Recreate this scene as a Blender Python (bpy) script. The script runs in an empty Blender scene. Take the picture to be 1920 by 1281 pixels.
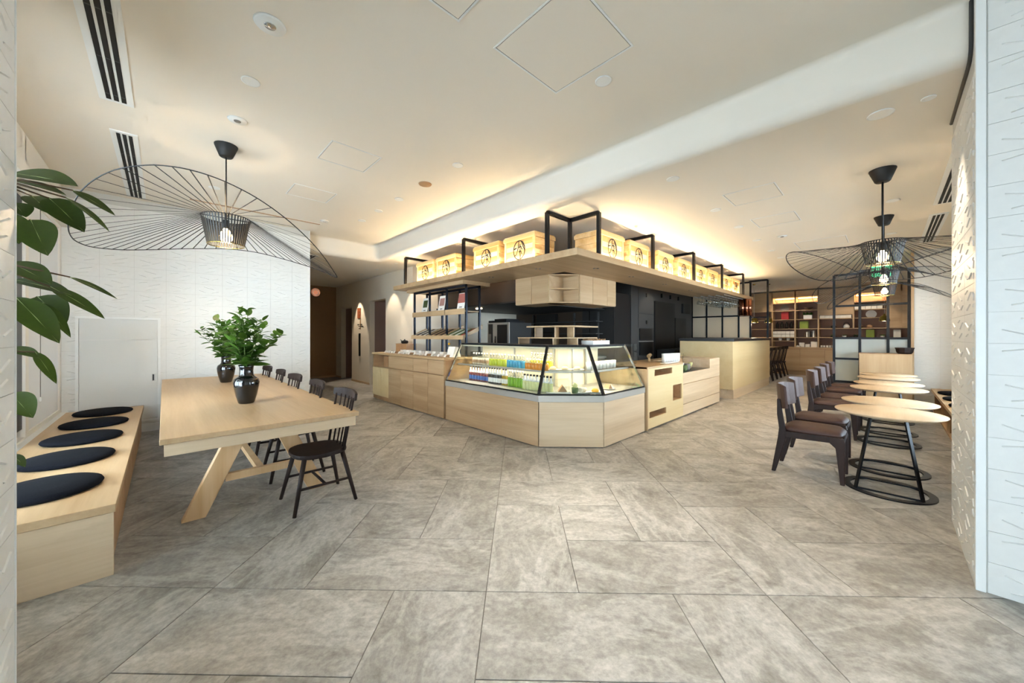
import bpy, bmesh, math, random
from mathutils import Vector, Matrix
from math import sin, cos, pi, radians, sqrt
S = bpy.context.scene
COL = S.collection
random.seed(7)

# ------------------------------------------------------------------ camera
cam = bpy.data.cameras.new('camera'); CAM = bpy.data.objects.new('camera', cam); COL.objects.link(CAM)
CAM.location = (0, 0, 1.42); CAM.rotation_euler = (pi/2, 0, radians(-43.94))
cam.sensor_width = 36; cam.lens = 677.5/1920*36; cam.shift_y = -11.5/1920; cam.clip_start = .05
S.camera = CAM
# ------------------------------------------------------------------ world, exposure
W = bpy.data.worlds.new('sky'); S.world = W; W.use_nodes = True
W.node_tree.nodes['Background'].inputs[0].default_value = (.74, .87, 1, 1)
W.node_tree.nodes['Background'].inputs[1].default_value = 13
S.view_settings.view_transform = 'Standard'; S.view_settings.look = 'None'
S.view_settings.exposure = 0.52; S.view_settings.gamma = 1.0; S.view_settings.use_curve_mapping = False
S.cycles.use_denoising = True
S.cycles.max_bounces = 6; S.cycles.diffuse_bounces = 4; S.cycles.glossy_bounces = 3; S.cycles.transmission_bounces = 4; S.cycles.transparent_max_bounces = 16
S.cycles.use_adaptive_sampling = True; S.cycles.adaptive_threshold = .18; S.cycles.adaptive_min_samples = 8
S.cycles.sample_clamp_indirect = 4.0; S.cycles.caustics_reflective = False; S.cycles.caustics_refractive = False
WARM = (1, .84, .65)
def area(name, loc, rot, sx, sy, power, col=(1, 1, 1), portal=False, parent=None, spread=pi):
    l = bpy.data.lights.new(name, 'AREA'); l.shape = 'RECTANGLE'; l.size = sx; l.size_y = sy
    l.energy = power; l.color = col; l.spread = spread
    if portal: l.cycles.is_portal = True
    o = bpy.data.objects.new(name, l); COL.objects.link(o); o.location = loc; o.rotation_euler = rot
    if parent: o.parent = parent
    return o
# daylight comes in through the left windows, the right windows and the glazed shopfront behind the camera
area('portal_left_window', (-1.12, 4.2, 1.6), (0, -pi/2, 0), 2.4, 3.3, 1, portal=True)
area('portal_right_window', (7.1, -1.32, 1.5), (pi/2, 0, 0), 5.4, 2.1, 1, portal=True)
area('portal_shopfront', (-2.62, -.9, 1.3), (0, -pi/2, 0), 2.5, 2.3, 1, portal=True)

# area light added outside the left window to brighten the tiled wall
area('added_daylight_left', (-1.9, 3.6, 1.7), (0, -pi/2-.06, 1.12), 2.4, 2.6, 104, (.76, .89, 1), spread=radians(115))

# ------------------------------------------------------------------ materials
M = {}
def lin(h):
    r = [int(h[i:i+2], 16)/255 for i in (0, 2, 4)]
    return tuple(c/12.92 if c <= .04045 else ((c+.055)/1.055)**2.4 for c in r)
def nt(name):
    m = bpy.data.materials.new(name); m.use_nodes = True; M[name] = m
    t = m.node_tree; return m, t, t.nodes['Principled BSDF']
def plain(name, col, rough=.5, metal=0, emit=None, es=0, spec=.5, noise=0, nscale=8, coat=0):
    m, t, b = nt(name)
    c = lin(col) if isinstance(col, str) else col
    b.inputs['Base Color'].default_value = (*c, 1); b.inputs['Roughness'].default_value = rough
    b.inputs['Metallic'].default_value = metal; b.inputs['Specular IOR Level'].default_value = spec
    b.inputs['Coat Weight'].default_value = coat
    if emit:
        b.inputs['Emission Color'].default_value = (*(lin(emit) if isinstance(emit, str) else emit), 1); b.inputs['Emission Strength'].default_value = es
    if noise:
        tc = t.nodes.new('ShaderNodeTexCoord'); n = t.nodes.new('ShaderNodeTexNoise'); n.inputs['Scale'].default_value = nscale
        n.inputs['Detail'].default_value = 4
        r = t.nodes.new('ShaderNodeValToRGB'); r.color_ramp.elements[0].position = .3; r.color_ramp.elements[1].position = .7
        r.color_ramp.elements[0].color = (*[x*(1-noise) for x in c], 1); r.color_ramp.elements[1].color = (*[min(1, x*(1+noise)) for x in c], 1)
        t.links.new(tc.outputs['Object'], n.inputs['Vector']); t.links.new(n.outputs['Fac'], r.inputs['Fac']); t.links.new(r.outputs['Color'], b.inputs['Base Color'])
    return m
def wood(name, a, b_, grain='Y', rough=.45, sc=1.0, contrast=1.0, turn=0, spec=.5):
    # grain runs along the given object axis
    m, t, b = nt(name); N = t.nodes; L = t.links
    tc = N.new('ShaderNodeTexCoord'); mp = N.new('ShaderNodeMapping'); oi = N.new('ShaderNodeObjectInfo')
    k = {'X': (.35, 7, 7), 'Y': (7, .35, 7), 'Z': (7, 7, .35)}[grain]
    mp.inputs['Scale'].default_value = tuple(x*sc for x in k)
    mul = N.new('ShaderNodeVectorMath'); mul.operation = 'SCALE'; mul.inputs[0].default_value = (13, 17, 29)
    L.new(oi.outputs['Random'], mul.inputs['Scale']); pr = N.new('ShaderNodeMapping'); pr.inputs['Rotation'].default_value = (0, 0, turn); L.new(tc.outputs['Object'], pr.inputs['Vector']); L.new(pr.outputs[0], mp.inputs['Vector']); L.new(mul.outputs[0], mp.inputs['Location'])
    n1 = N.new('ShaderNodeTexNoise'); n1.inputs['Scale'].default_value = 1.0; n1.inputs['Detail'].default_value = 5; n1.inputs['Distortion'].default_value = .6
    n2 = N.new('ShaderNodeTexNoise'); n2.inputs['Scale'].default_value = 9; n2.inputs['Detail'].default_value = 3
    L.new(mp.outputs[0], n1.inputs['Vector']); L.new(mp.outputs[0], n2.inputs['Vector'])
    mx = N.new('ShaderNodeMath'); mx.operation = 'MULTIPLY_ADD'; mx.inputs[1].default_value = .3
    L.new(n2.outputs['Fac'], mx.inputs[0]); L.new(n1.outputs['Fac'], mx.inputs[2])
    r = N.new('ShaderNodeValToRGB'); r.color_ramp.elements[0].position = .65-.25/contrast; r.color_ramp.elements[1].position = .65+.25/contrast
    r.color_ramp.elements[0].color = (*lin(a), 1); r.color_ramp.elements[1].color = (*lin(b_), 1)
    L.new(mx.outputs[0], r.inputs['Fac']); L.new(r.outputs['Color'], b.inputs['Base Color'])
    b.inputs['Roughness'].default_value = rough; b.inputs['Specular IOR Level'].default_value = spec
    return m
def glass(name, tint=(.96, .98, .97), refl=.06, rough=.02):
    m, t, b = nt(name); N = t.nodes; L = t.links; N.remove(b)
    o = N['Material Output']; tr = N.new('ShaderNodeBsdfTransparent'); tr.inputs[0].default_value = (*tint, 1)
    g = N.new('ShaderNodeBsdfGlossy'); g.inputs['Roughness'].default_value = rough
    lw = N.new('ShaderNodeLayerWeight'); lw.inputs[0].default_value = .5
    pw = N.new('ShaderNodeMath'); pw.operation = 'POWER'; pw.inputs[1].default_value = 4; L.new(lw.outputs['Facing'], pw.inputs[0])
    fr = N.new('ShaderNodeMath'); fr.operation = 'MULTIPLY_ADD'; fr.inputs[1].default_value = .6; fr.inputs[2].default_value = refl*.5; L.new(pw.outputs[0], fr.inputs[0])
    mx = N.new('ShaderNodeMixShader'); L.new(fr.outputs[0], mx.inputs[0]); L.new(tr.outputs[0], mx.inputs[1]); L.new(g.outputs[0], mx.inputs[2]); L.new(mx.outputs[0], o.inputs[0])
    return m
def frosted(name, col):
    m, t, b = nt(name); N = t.nodes; L = t.links
    b.inputs['Base Color'].default_value = (*lin(col), 1); b.inputs['Roughness'].default_value = .35
    tr = N.new('ShaderNodeBsdfTranslucent'); tr.inputs[0].default_value = (*lin(col), 1)
    mx = N.new('ShaderNodeMixShader'); mx.inputs[0].default_value = .45
    L.new(b.outputs[0], mx.inputs[1]); L.new(tr.outputs[0], mx.inputs[2]); L.new(mx.outputs[0], N['Material Output'].inputs[0])
    return m
wood('oak_x', 'b0916a', 'c8ac86', 'X'); wood('oak_y', 'b0916a', 'c8ac86', 'Y'); wood('oak_z', 'b0916a', 'c8ac86', 'Z')
wood('oak_front_y', 'a28561', 'c2a683', 'Y', .5, .8, 1.1); wood('oak_front_x', 'c6ad8c', 'dfcaac', 'X', .5, .8, 1.1); wood('oak_front_d_lit', 'bfa686', 'd6c1a3', 'X', .5, .8, 1.1, pi/4)  # angled showcase front is a paler copy: shopfront light put into the colour
wood('oak_daylit', 'c8b08f', 'dac6a9', 'X'); wood('oak_leg', 'c49c6c', 'd8b78c', 'Z', .45, 1.2)  # paler oak copy: daylight on round tables and apron put into its colour
wood('oak_pale', 'd5bd8c', 'e0cb9f', 'X', .5, .6)
wood('oak_dark', 'a9825c', 'bf9a72', 'X', .5)
wood('box_wood', 'd9ae6c', 'efd09c', 'X', .55, .55, 1.6)
wood('box_wood_dark', 'c2904e', 'd8ae72', 'X', .55, .7, 1.3); wood('box_wood_pale', 'e6c48c', 'f2dcb0', 'X', .55, .7, 1.3)
wood('dark_wood', '1f1412', '2d1e1a', 'Z', .5, 1.0, spec=.25)
wood('black_wood', '1f1614', '2b1f1b', 'Z', .6, 1.0, spec=.25); plain('wire_black', '0d0d0e', .6)
plain('white_paint', 'e9e5dc', .7); plain('ceiling_paint', 'e8e1d4', .85); plain('wall_tile', 'e1e1dd', .45, noise=.02, nscale=20)
plain('grout', 'c9c8c2', .8); plain('cabinet_white', 'd9dbd8', .45); plain('white_trim', 'e9ebe9', .4)
plain('cream_wall', 'ded3c0', .8); plain('brown_wall', '9a7c58', .8); plain('plum_wall', '8d7266', .8); plain('redbrown', '8a4a2a', .6)
plain('black_metal', '16171a', .38, .6); plain('blue_black_metal', '2a2f3a', .35, .7); plain('black', '0b0b0d', .5); plain('dark_grey', '3a3a3a', .6); plain('mid_grey', '77746f', .5)
plain('steel', 'c4c2bc', .32, .55); plain('chrome', 'd7d7d5', .12, 1); plain('copper', 'b0755c', .18, 1); plain('brass', '9a8a4a', .22, 1)
plain('cushion', '12141a', 1.0, spec=.1, noise=.25, nscale=120); plain('leather', '46302a', .5, spec=.35, noise=.1, nscale=60)
plain('vase', '06070a', .08, coat=.6); plain('kitchen_dark', '1b1a19', .55); plain('kitchen_brown', '3a2c21', .5); plain('worktop_black', '1c1d20', .3)
plain('slot_dark', '0e0d0c', .8); plain('paper', 'efece4', .7); plain('ceramic', 'e9e9e6', .25); plain('ink', '15120f', .7)
plain('bulb', 'ffe0b0', .3, emit=(1, .70, .36), es=28); plain('led', 'ffe9c8', .4, emit=(1, .78, .48), es=6)
plain('led_warm', 'ffd9a0', .4, emit=(1, .62, .26), es=5)
plain('lens', 'f4f2ec', .15, emit=(1, .86, .66), es=1.5); plain('reflector', 'c8c8c6', .2, 1)
plain('exit_green', '2fae74', .5, emit=(.1, .75, .35), es=1.2); plain('soil', '3a2a1e', .95); plain('pot', 'cfcac2', .6)
plain('back_panel', 'e9ddc0', .6)
glass('glass'); glass('window_glass', (.93, .96, .97)); frosted('frosted', 'cfd6d2'); glass('bottle_glass', (.85, .88, .87), .35, .1)
frosted('paper_light', 'efe6d2')
m_, t_, b_ = nt('blind'); t_.nodes.remove(b_); x_ = t_.nodes.new('ShaderNodeBsdfTranslucent'); x_.inputs[0].default_value = (.085, .083, .078, 1); y_ = t_.nodes.new('ShaderNodeBsdfDiffuse'); y_.inputs[0].default_value = (.7, .7, .7, 1); z_ = t_.nodes.new('ShaderNodeAddShader'); t_.links.new(x_.outputs[0], z_.inputs[0]); t_.links.new(y_.outputs[0], z_.inputs[1]); t_.links.new(z_.outputs[0], t_.nodes['Material Output'].inputs[0])
def leafmat(name, a, b_):
    m, t, b = nt(name); N = t.nodes; L = t.links
    oi = N.new('ShaderNodeObjectInfo'); tc = N.new('ShaderNodeTexCoord'); n = N.new('ShaderNodeTexNoise'); n.inputs['Scale'].default_value = 14
    ad = N.new('ShaderNodeMath'); ad.operation = 'MULTIPLY_ADD'; ad.inputs[1].default_value = .6
    L.new(oi.outputs['Random'], ad.inputs[0]); L.new(tc.outputs['Object'], n.inputs['Vector']); 
    m2 = N.new('ShaderNodeMath'); m2.operation = 'MULTIPLY'; m2.inputs[1].default_value = .4
    L.new(n.outputs['Fac'], m2.inputs[0]); L.new(m2.outputs[0], ad.inputs[2])
    r = N.new('ShaderNodeValToRGB'); r.color_ramp.elements[0].color = (*lin(a), 1); r.color_ramp.elements[1].color = (*lin(b_), 1)
    L.new(ad.outputs[0], r.inputs['Fac']); L.new(r.outputs['Color'], b.inputs['Base Color']); b.inputs['Roughness'].default_value = .5; b.inputs['Specular IOR Level'].default_value = .25
    tr = N.new('ShaderNodeBsdfTranslucent'); L.new(r.outputs['Color'], tr.inputs[0])
    mx = N.new('ShaderNodeMixShader'); mx.inputs[0].default_value = .22
    L.new(b.outputs[0], mx.inputs[1]); L.new(tr.outputs[0], mx.inputs[2]); L.new(mx.outputs[0], N['Material Output'].inputs[0])
leafmat('ficus_leaf', '2a3a10', '44581a'); leafmat('spray_leaf', '263f10', '527a28'); plain('midrib', '93a25a', .5); plain('bark', '5f4a34', .8); plain('green_stem', '4e5f2a', .6)
def stone(name, world=False):
    m, t, b = nt(name); N = t.nodes; L = t.links
    tc = N.new('ShaderNodeTexCoord'); oi = N.new('ShaderNodeObjectInfo'); geo = N.new('ShaderNodeNewGeometry')
    sc = N.new('ShaderNodeVectorMath'); sc.operation = 'SCALE'; sc.inputs[0].default_value = (37, 53, 11); L.new(oi.outputs['Random'], sc.inputs['Scale'])
    ad = N.new('ShaderNodeVectorMath'); ad.operation = 'ADD'
    L.new(tc.outputs['Object'], ad.inputs[0]); L.new(sc.outputs[0], ad.inputs[1])
    mp = N.new('ShaderNodeMapping'); mp.inputs['Scale'].default_value = (1.0, 1.5, 1); mp.inputs['Rotation'].default_value = (0, 0, .5); L.new(ad.outputs[0], mp.inputs['Vector'])
    n1 = N.new('ShaderNodeTexNoise'); n1.inputs['Scale'].default_value = 2.3; n1.inputs['Detail'].default_value = 10; n1.inputs['Roughness'].default_value = .74; n1.inputs['Distortion'].default_value = .9
    n2 = N.new('ShaderNodeTexNoise'); n2.inputs['Scale'].default_value = 30; n2.inputs['Detail'].default_value = 4; n2.inputs['Roughness'].default_value = .7
    n3 = N.new('ShaderNodeTexNoise'); n3.inputs['Scale'].default_value = 1.5; n3.inputs['Detail'].default_value = 9; n3.inputs['Roughness'].default_value = .62; n3.inputs['Distortion'].default_value = .4
    mq = N.new('ShaderNodeMapping'); mq.inputs['Scale'].default_value = (.8, 1.9, 1); mq.inputs['Rotation'].default_value = (0, 0, .4); L.new(ad.outputs[0], mq.inputs['Vector']); L.new(mp.outputs[0], n1.inputs['Vector']); L.new(mq.outputs[0], n3.inputs['Vector'])
    L.new(ad.outputs[0], n2.inputs['Vector'])
    r1 = N.new('ShaderNodeValToRGB'); e = r1.color_ramp.elements
    e[0].position = .30; e[0].color = (*lin('737069'), 1); e[1].position = .72; e[1].color = (*lin('bbb8b2'), 1); x = e.new(.5); x.color = (*lin('9d9a94'), 1)
    L.new(n1.outputs['Fac'], r1.inputs['Fac'])
    # pale veins
    rv = N.new('ShaderNodeValToRGB'); e = rv.color_ramp.elements; e[0].position = .44; e[0].color = (0, 0, 0, 1); e[1].position = .5; e[1].color = (1, 1, 1, 1); x = e.new(.545); x.color = (0, 0, 0, 1)
    L.new(n3.outputs['Fac'], rv.inputs['Fac'])
    mv = N.new('ShaderNodeMix'); mv.data_type = 'RGBA'; mv.inputs[7].default_value = (*lin('cbc9c4'), 1)
    vm = N.new('ShaderNodeMath'); vm.operation = 'MULTIPLY'; vm.inputs[1].default_value = .42; L.new(rv.outputs['Color'], vm.inputs[0]); L.new(vm.outputs[0], mv.inputs[0]); L.new(r1.outputs['Color'], mv.inputs[6])
    sp = N.new('ShaderNodeValToRGB'); e = sp.color_ramp.elements; e[0].position = .3; e[0].color = (.70, .70, .70, 1); e[1].position = .65; e[1].color = (1.12, 1.12, 1.12, 1)
    L.new(n2.outputs['Fac'], sp.inputs['Fac'])
    mm = N.new('ShaderNodeMix'); mm.data_type = 'RGBA'; mm.blend_type = 'MULTIPLY'; mm.inputs[0].default_value = 1; L.new(mv.outputs[2], mm.inputs[6]); L.new(sp.outputs['Color'], mm.inputs[7])
    # tile-to-tile tone
    mr = N.new('ShaderNodeMapRange'); mr.inputs[3].default_value = .9; mr.inputs[4].default_value = 1.08; L.new(oi.outputs['Random'], mr.inputs[0])
    ms = N.new('ShaderNodeVectorMath'); ms.operation = 'SCALE'; L.new(mm.outputs[2], ms.inputs[0]); L.new(mr.outputs[0], ms.inputs['Scale'])
    L.new(ms.outputs[0], b.inputs['Base Color'])
    rr = N.new('ShaderNodeMapRange'); rr.inputs[3].default_value = .32; rr.inputs[4].default_value = .55; L.new(n2.outputs['Fac'], rr.inputs[0]); L.new(rr.outputs[0], b.inputs['Roughness'])
    bp = N.new('ShaderNodeBump'); bp.inputs['Strength'].default_value = .12; bp.inputs['Distance'].default_value = .004; L.new(n1.outputs['Fac'], bp.inputs['Height']); L.new(bp.outputs[0], b.inputs['Normal'])
stone('stone'); plain('floor_grout', '6f6b64', .9)

# ------------------------------------------------------------------ mesh helpers
class MB:
    def __init__(s): s.v = []; s.f = []; s.sm = []
    def add(s, vs, fs, smooth=False):
        o = len(s.v); s.v += [tuple(v) for v in vs]
        for f in fs: s.f.append([i+o for i in f]); s.sm.append(smooth)
        return s
    def box(s, x0, x1, y0, y1, z0, z1):
        v = [(x, y, z) for z in (z0, z1) for y in (y0, y1) for x in (x0, x1)]
        return s.add(v, [(0, 2, 3, 1), (4, 5, 7, 6), (0, 1, 5, 4), (2, 6, 7, 3), (0, 4, 6, 2), (1, 3, 7, 5)])
    def bar(s, p, q, w, h=None, up=(0, 0, 1)):
        p = Vector(p); q = Vector(q); h = h or w; d = (q-p).normalized(); up = Vector(up)
        if abs(d.dot(up)) > .99: up = Vector((1, 0, 0))
        a = d.cross(up).normalized()*w/2; b = a.cross(d).normalized()*h/2
        v = [e+i*a+j*b for e in (p, q) for j in (-1, 1) for i in (-1, 1)]
        return s.add(v, [(0, 1, 3, 2), (4, 6, 7, 5), (0, 4, 5, 1), (2, 3, 7, 6), (0, 2, 6, 4), (1, 5, 7, 3)])
    def cyl(s, p, q, r0, r1=None, n=12, cap=True, smooth=True):
        p = Vector(p); q = Vector(q); r1 = r0 if r1 is None else r1; d = (q-p).normalized()
        u = Vector((0, 0, 1)) if abs(d.z) < .9 else Vector((1, 0, 0)); a = d.cross(u).normalized(); b = d.cross(a)
        o = len(s.v)
        for e, r in ((p, r0), (q, r1)):
            for i in range(n): t = 2*pi*i/n; s.v.append(tuple(e+(a*cos(t)+b*sin(t))*r))
        for i in range(n): j = (i+1) % n; s.f.append([o+i, o+n+i, o+n+j, o+j]); s.sm.append(smooth)
        if cap: s.f.append([o+i for i in range(n)]); s.sm.append(False); s.f.append([o+n+n-1-i for i in range(n)]); s.sm.append(False)
        return s
    def tube(s, pts, r, n=8, closed=False):
        pts = [Vector(p) for p in pts]; m = len(pts); o = len(s.v); prev = None
        for k, p in enumerate(pts):
            d = (pts[(k+1) % m]-pts[k-1]) if closed or 0 < k < m-1 else (pts[1]-pts[0] if k == 0 else pts[-1]-pts[-2])
            d.normalize()
            if prev is None:
                u = Vector((0, 0, 1)) if abs(d.z) < .9 else Vector((1, 0, 0)); a = d.cross(u).normalized()
            else: a = (prev-d*prev.dot(d)).normalized()
            prev = a; b = d.cross(a); rr = r[k] if isinstance(r, (list, tuple)) else r
            for i in range(n): t = 2*pi*i/n; s.v.append(tuple(p+(a*cos(t)+b*sin(t))*rr))
        for k in range(m if closed else m-1):
            k2 = (k+1) % m
            for i in range(n): j = (i+1) % n; s.f.append([o+k*n+i, o+k*n+j, o+k2*n+j, o+k2*n+i]); s.sm.append(True)
        if not closed: s.f.append([o+n-1-i for i in range(n)]); s.sm.append(False); s.f.append([o+(m-1)*n+i for i in range(n)]); s.sm.append(False)
        return s
    def lathe(s, prof, c=(0, 0, 0), n=24, smooth=True):
        o = len(s.v); m = len(prof)
        for r, z in prof:
            for i in range(n): t = 2*pi*i/n; s.v.append((c[0]+r*cos(t), c[1]+r*sin(t), c[2]+z))
        for k in range(m-1):
            for i in range(n): j = (i+1) % n; s.f.append([o+k*n+i, o+k*n+j, o+(k+1)*n+j, o+(k+1)*n+i]); s.sm.append(smooth)
        if prof[0][0] > 1e-5: s.f.append([o+n-1-i for i in range(n)]); s.sm.append(False)
        if prof[-1][0] > 1e-5: s.f.append([o+(m-1)*n+i for i in range(n)]); s.sm.append(False)
        return s
    def prism(s, poly, z0, z1):
        # poly counter-clockwise in x, y
        o = len(s.v); n = len(poly); s.v += [(x, y, z0) for x, y in poly]+[(x, y, z1) for x, y in poly]
        for i in range(n): j = (i+1) % n; s.f.append([o+i, o+j, o+n+j, o+n+i]); s.sm.append(False)
        s.f.append([o+n-1-i for i in range(n)]); s.sm.append(False); s.f.append([o+n+i for i in range(n)]); s.sm.append(False)
        return s
    def plate(s, poly, t, ax):
        # extrude a polygon of 3d points by t along vector ax
        ax = Vector(ax)*t; n = len(poly); o = len(s.v); P = [Vector(p) for p in poly]
        s.v += [tuple(p) for p in P]+[tuple(p+ax) for p in P]
        for i in range(n): j = (i+1) % n; s.f.append([o+i, o+j, o+n+j, o+n+i]); s.sm.append(False)
        s.f.append([o+n-1-i for i in range(n)]); s.sm.append(False); s.f.append([o+n+i for i in range(n)]); s.sm.append(False)
        return s
    def mesh(s, name, mat, bevel=0, seg=2):
        me = bpy.data.meshes.new(name); me.from_pydata(s.v, [], s.f); me.polygons.foreach_set('use_smooth', s.sm)
        bm = bmesh.new(); bm.from_mesh(me)
        bmesh.ops.recalc_face_normals(bm, faces=bm.faces)
        if bevel:
            bmesh.ops.bevel(bm, geom=[e for e in bm.edges if len(e.link_faces) == 2 and e.calc_face_angle(0) > .5], offset=bevel, segments=seg, affect='EDGES', profile=.6, clamp_overlap=True)
        bm.to_mesh(me); bm.free(); me.update()
        if mat: me.materials.append(M[mat])
        return me
    def build(s, name, mat, parent=None, world=False, bevel=0, seg=2, loc=None):
        if world and parent is not None:
            b = parent
            off = Vector((0, 0, 0))
            while b is not None: off += b.location; b = b.parent
            s.v = [tuple(Vector(v)-off) for v in s.v]
        me = s.mesh(name, mat, bevel, seg)
        o = bpy.data.objects.new(name, me); COL.objects.link(o)
        if parent is not None: o.parent = parent
        if loc is not None: o.location = loc
        return o
def rebase(o):
    # put a top-level mesh's origin at its base centre
    me = o.data; xs = [v.co.x for v in me.vertices]; ys = [v.co.y for v in me.vertices]; zs = [v.co.z for v in me.vertices]
    c = Vector(((min(xs)+max(xs))/2, (min(ys)+max(ys))/2, min(zs))); me.transform(Matrix.Translation(-c)); o.location = o.location+c
    return o
def tag(o, label, cat, group=None):
    o['label'] = label; o['category'] = cat
    if group: o['group'] = group
    return o
def thing(name, label, cat, loc=(0, 0, 0), rz=0, group=None):
    o = bpy.data.objects.new(name, None); COL.objects.link(o); o.location = loc; o.rotation_euler = (0, 0, rz); o.empty_display_size = .1
    return tag(o, label, cat, group)
def struct(o): o['kind'] = 'structure'; return o
def dup(root, loc, rz=None, label=None, group=None, scale=None):
    r = root.copy(); COL.objects.link(r); r.location = loc
    if rz is not None: r.rotation_euler = (0, 0, rz)
    if label: r['label'] = label
    if group: r['group'] = group
    if scale: r.scale = (scale,)*3
    for ch in list(root.children):
        c = ch.copy(); COL.objects.link(c); c.parent = r
        for g in list(ch.children):
            d = g.copy(); COL.objects.link(d); d.parent = c
    return r
def inst(me, name, parent, loc, rot=(0, 0, 0)):
    o = bpy.data.objects.new(name, me); COL.objects.link(o); o.parent = parent; o.location = loc; o.rotation_euler = rot; return o
ORD = ['first', 'second', 'third', 'fourth', 'fifth', 'sixth', 'seventh', 'eighth', 'ninth', 'tenth', 'eleventh', 'twelfth']
H1, H2, SX, SY = 3.40, 3.06, 3.42, 7.86      # ceiling heights, step position

# ================================================================== STRUCTURE
# ---- floor: slab with recessed joints and stone tiles laid at 45 degrees in a pinwheel of halves and 2:1 tiles
floor = struct(MB().box(-6, 17.5, -6, 14, -.2, -.004).build('floor', 'floor_grout'))
g = .512; P0, Q0 = -.18, 2.0; gap = .0022
tiles = []
for bi in range(-8, 12):
    for bj in range(-6, 14):
        for (i, j, w, h) in ((0, 0, 1, 2), (1, 0, 2, 1), (1, 1, 1, 1), (2, 1, 1, 2), (0, 2, 2, 1)):
            p = P0+(3*bi+i+w/2)*g; q = Q0+(3*bj+j+h/2)*g
            X = (p+q)/sqrt(2); Y = (q-p)/sqrt(2)
            if not (-2.2 < X < 17.2 and -1.3 < Y < 13.4): continue
            d = X*.694+Y*.72; x = X*.72-Y*.694
            if d < .75 or abs(x) > d*1.55+.5: continue
            if X > 3.9 and Y > 3.2 and not (3 < X < 4.5 and Y > 7): 
                if Y > 4.2 and X > 4.6: continue
            if X < 1.2 and Y > 8.2: continue
            tiles.append((d, X, Y, w, h))
tiles.sort()
def tile_mesh(w, h):
    a, b = w*g/2-gap, h*g/2-gap
    return MB().box(-a, a, -b, b, -.006, 0).mesh('tile', 'stone', bevel=.0012, seg=1)
tm2, tm1 = tile_mesh(2, 1), tile_mesh(1, 1)
rest = MB()
for n, (d, X, Y, w, h) in enumerate(tiles):
    rz = pi/4-pi/2      # tile axis p points along (1,-1)
    if n < 300:
        inst(tm1 if w == h else tm2, 'tile', floor, (X, Y, 0), (0, 0, rz+(pi/2 if h == 2 else 0)))
    else:
        a, b = w*g/2-gap, h*g/2-gap; c, s_ = cos(rz), sin(rz)
        V = [(X+u*c-v*s_, Y+u*s_+v*c, 0) for u, v in ((-a, -b), (a, -b), (a, b), (-a, b))]
        rest.add([(x, y, -.006) for x, y, z in V]+V, [(4, 5, 6, 7), (0, 1, 5, 4), (1, 2, 6, 5), (2, 3, 7, 6), (3, 0, 4, 7)])
if rest.v: r_ = rest.build('tile_field', 'stone', floor); r_['kind'] = 'stuff'

# ---- ceiling: a high field, a rounded step, a lower field over the counter, bar and corridor
mb = MB(); R_ = .12
path = [((SX, -6), (1, 0))]+[((SX, y), (1, 0)) for y in (0, 3, 6)]
for k in range(7): t = k/6*pi/2; path.append(((SX-R_+R_*cos(t), SY-R_+R_*sin(t)), (cos(t), sin(t))))
path += [((0, SY), (0, 1)), ((-6, SY), (0, 1))]
prof = [(-.05, H1)]+[(-.05+.05*sin(t), H1-.05+.05*cos(t)) for t in (pi/6, pi/3, pi/2)]+[(0, H2+.1)]+[(.1-.1*cos(t), H2+.1-.1*sin(t)) for t in (pi/8, pi/4, 3*pi/8, pi/2)]
for (c, nrm) in path:
    for (o_, z) in prof: mb.v.append((c[0]+nrm[0]*o_, c[1]+nrm[1]*o_, z))
m_ = len(prof)
for i in range(len(path)-1):
    for j in range(m_-1): mb.f.append([i*m_+j, i*m_+j+1, (i+1)*m_+j+1, (i+1)*m_+j]); mb.sm.append(True)
inner = [i*m_ for i in range(len(path))]; outer = [i*m_+m_-1 for i in range(len(path))]
o = len(mb.v); mb.v += [(-6, -6, H1)]; mb.f.append(inner+[o]); mb.sm.append(False)
o = len(mb.v); mb.v += [(17.5, -6, H2), (17.5, 14, H2), (-6, 14, H2)]
mb.f.append(outer[::-1]+[o, o+1, o+2]); mb.sm.append(False)
ceil = struct(mb.build('ceiling', 'ceiling_paint'))

# ---- tiled walls
TW, TH = .335, .172
def relief_tile(var):
    a, b = TW/2-.0012, TH/2-.0012; mb = MB().box(-a, a, -b, b, -.006, 0)
    rnd = random.Random(var)
    strokes = [[(-.11, .035, .0, .005), (.02, -.012, .11, .022), (-.09, -.05, -.01, -.035)], [(-.06, .05, .06, .015), (.03, -.045, .12, -.02), (-.12, -.01, -.04, -.04)], [(-.12, .045, -.03, .06), (-.02, .0, .1, .04), (-.05, -.06, .07, -.03)]][var]
    for (x0, y0, x1, y1) in strokes:
        d = Vector((x1-x0, y1-y0, 0)).normalized(); n = Vector((-d.y, d.x, 0))*.004
        p, q = Vector((x0, y0, 0)), Vector((x1, y1, 0)); u = Vector((0, 0, .005))
        mb.add([p+n, p-n, q-n, q+n, p+u, q+u], [(0, 1, 4), (2, 3, 5), (1, 2, 5, 4), (3, 0, 4, 5)])
    return mb.mesh('wall_tile', 'wall_tile')
RT = [relief_tile(i) for i in range(3)]
def clad(parent, origin, ux, rot, width, height, z0=0, skip=None):
    # tiles whose local x runs along ux, facing outward
    from mathutils import Euler
    NRM = Euler(rot).to_matrix() @ Vector((0, 0, 1))
    for r in range(int(height/TH+.5)):
        zc = z0+(r+.5)*TH
        if zc+TH/2 > z0+height+.005: break
        c = 0
        while c*TW < width-.02:
            w = min(TW, width-c*TW); xc = c*TW+w/2
            p = Vector(origin)+Vector(ux)*xc; p.z = zc
            if not (skip and skip(xc, zc)):
                o = inst(RT[(r*2+c) % 3], 'tile', parent, p+NRM*.0055-parent.location, rot)
                if w < TW-.001: o.scale = (w/TW, 1, 1)
            c += 1
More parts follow.
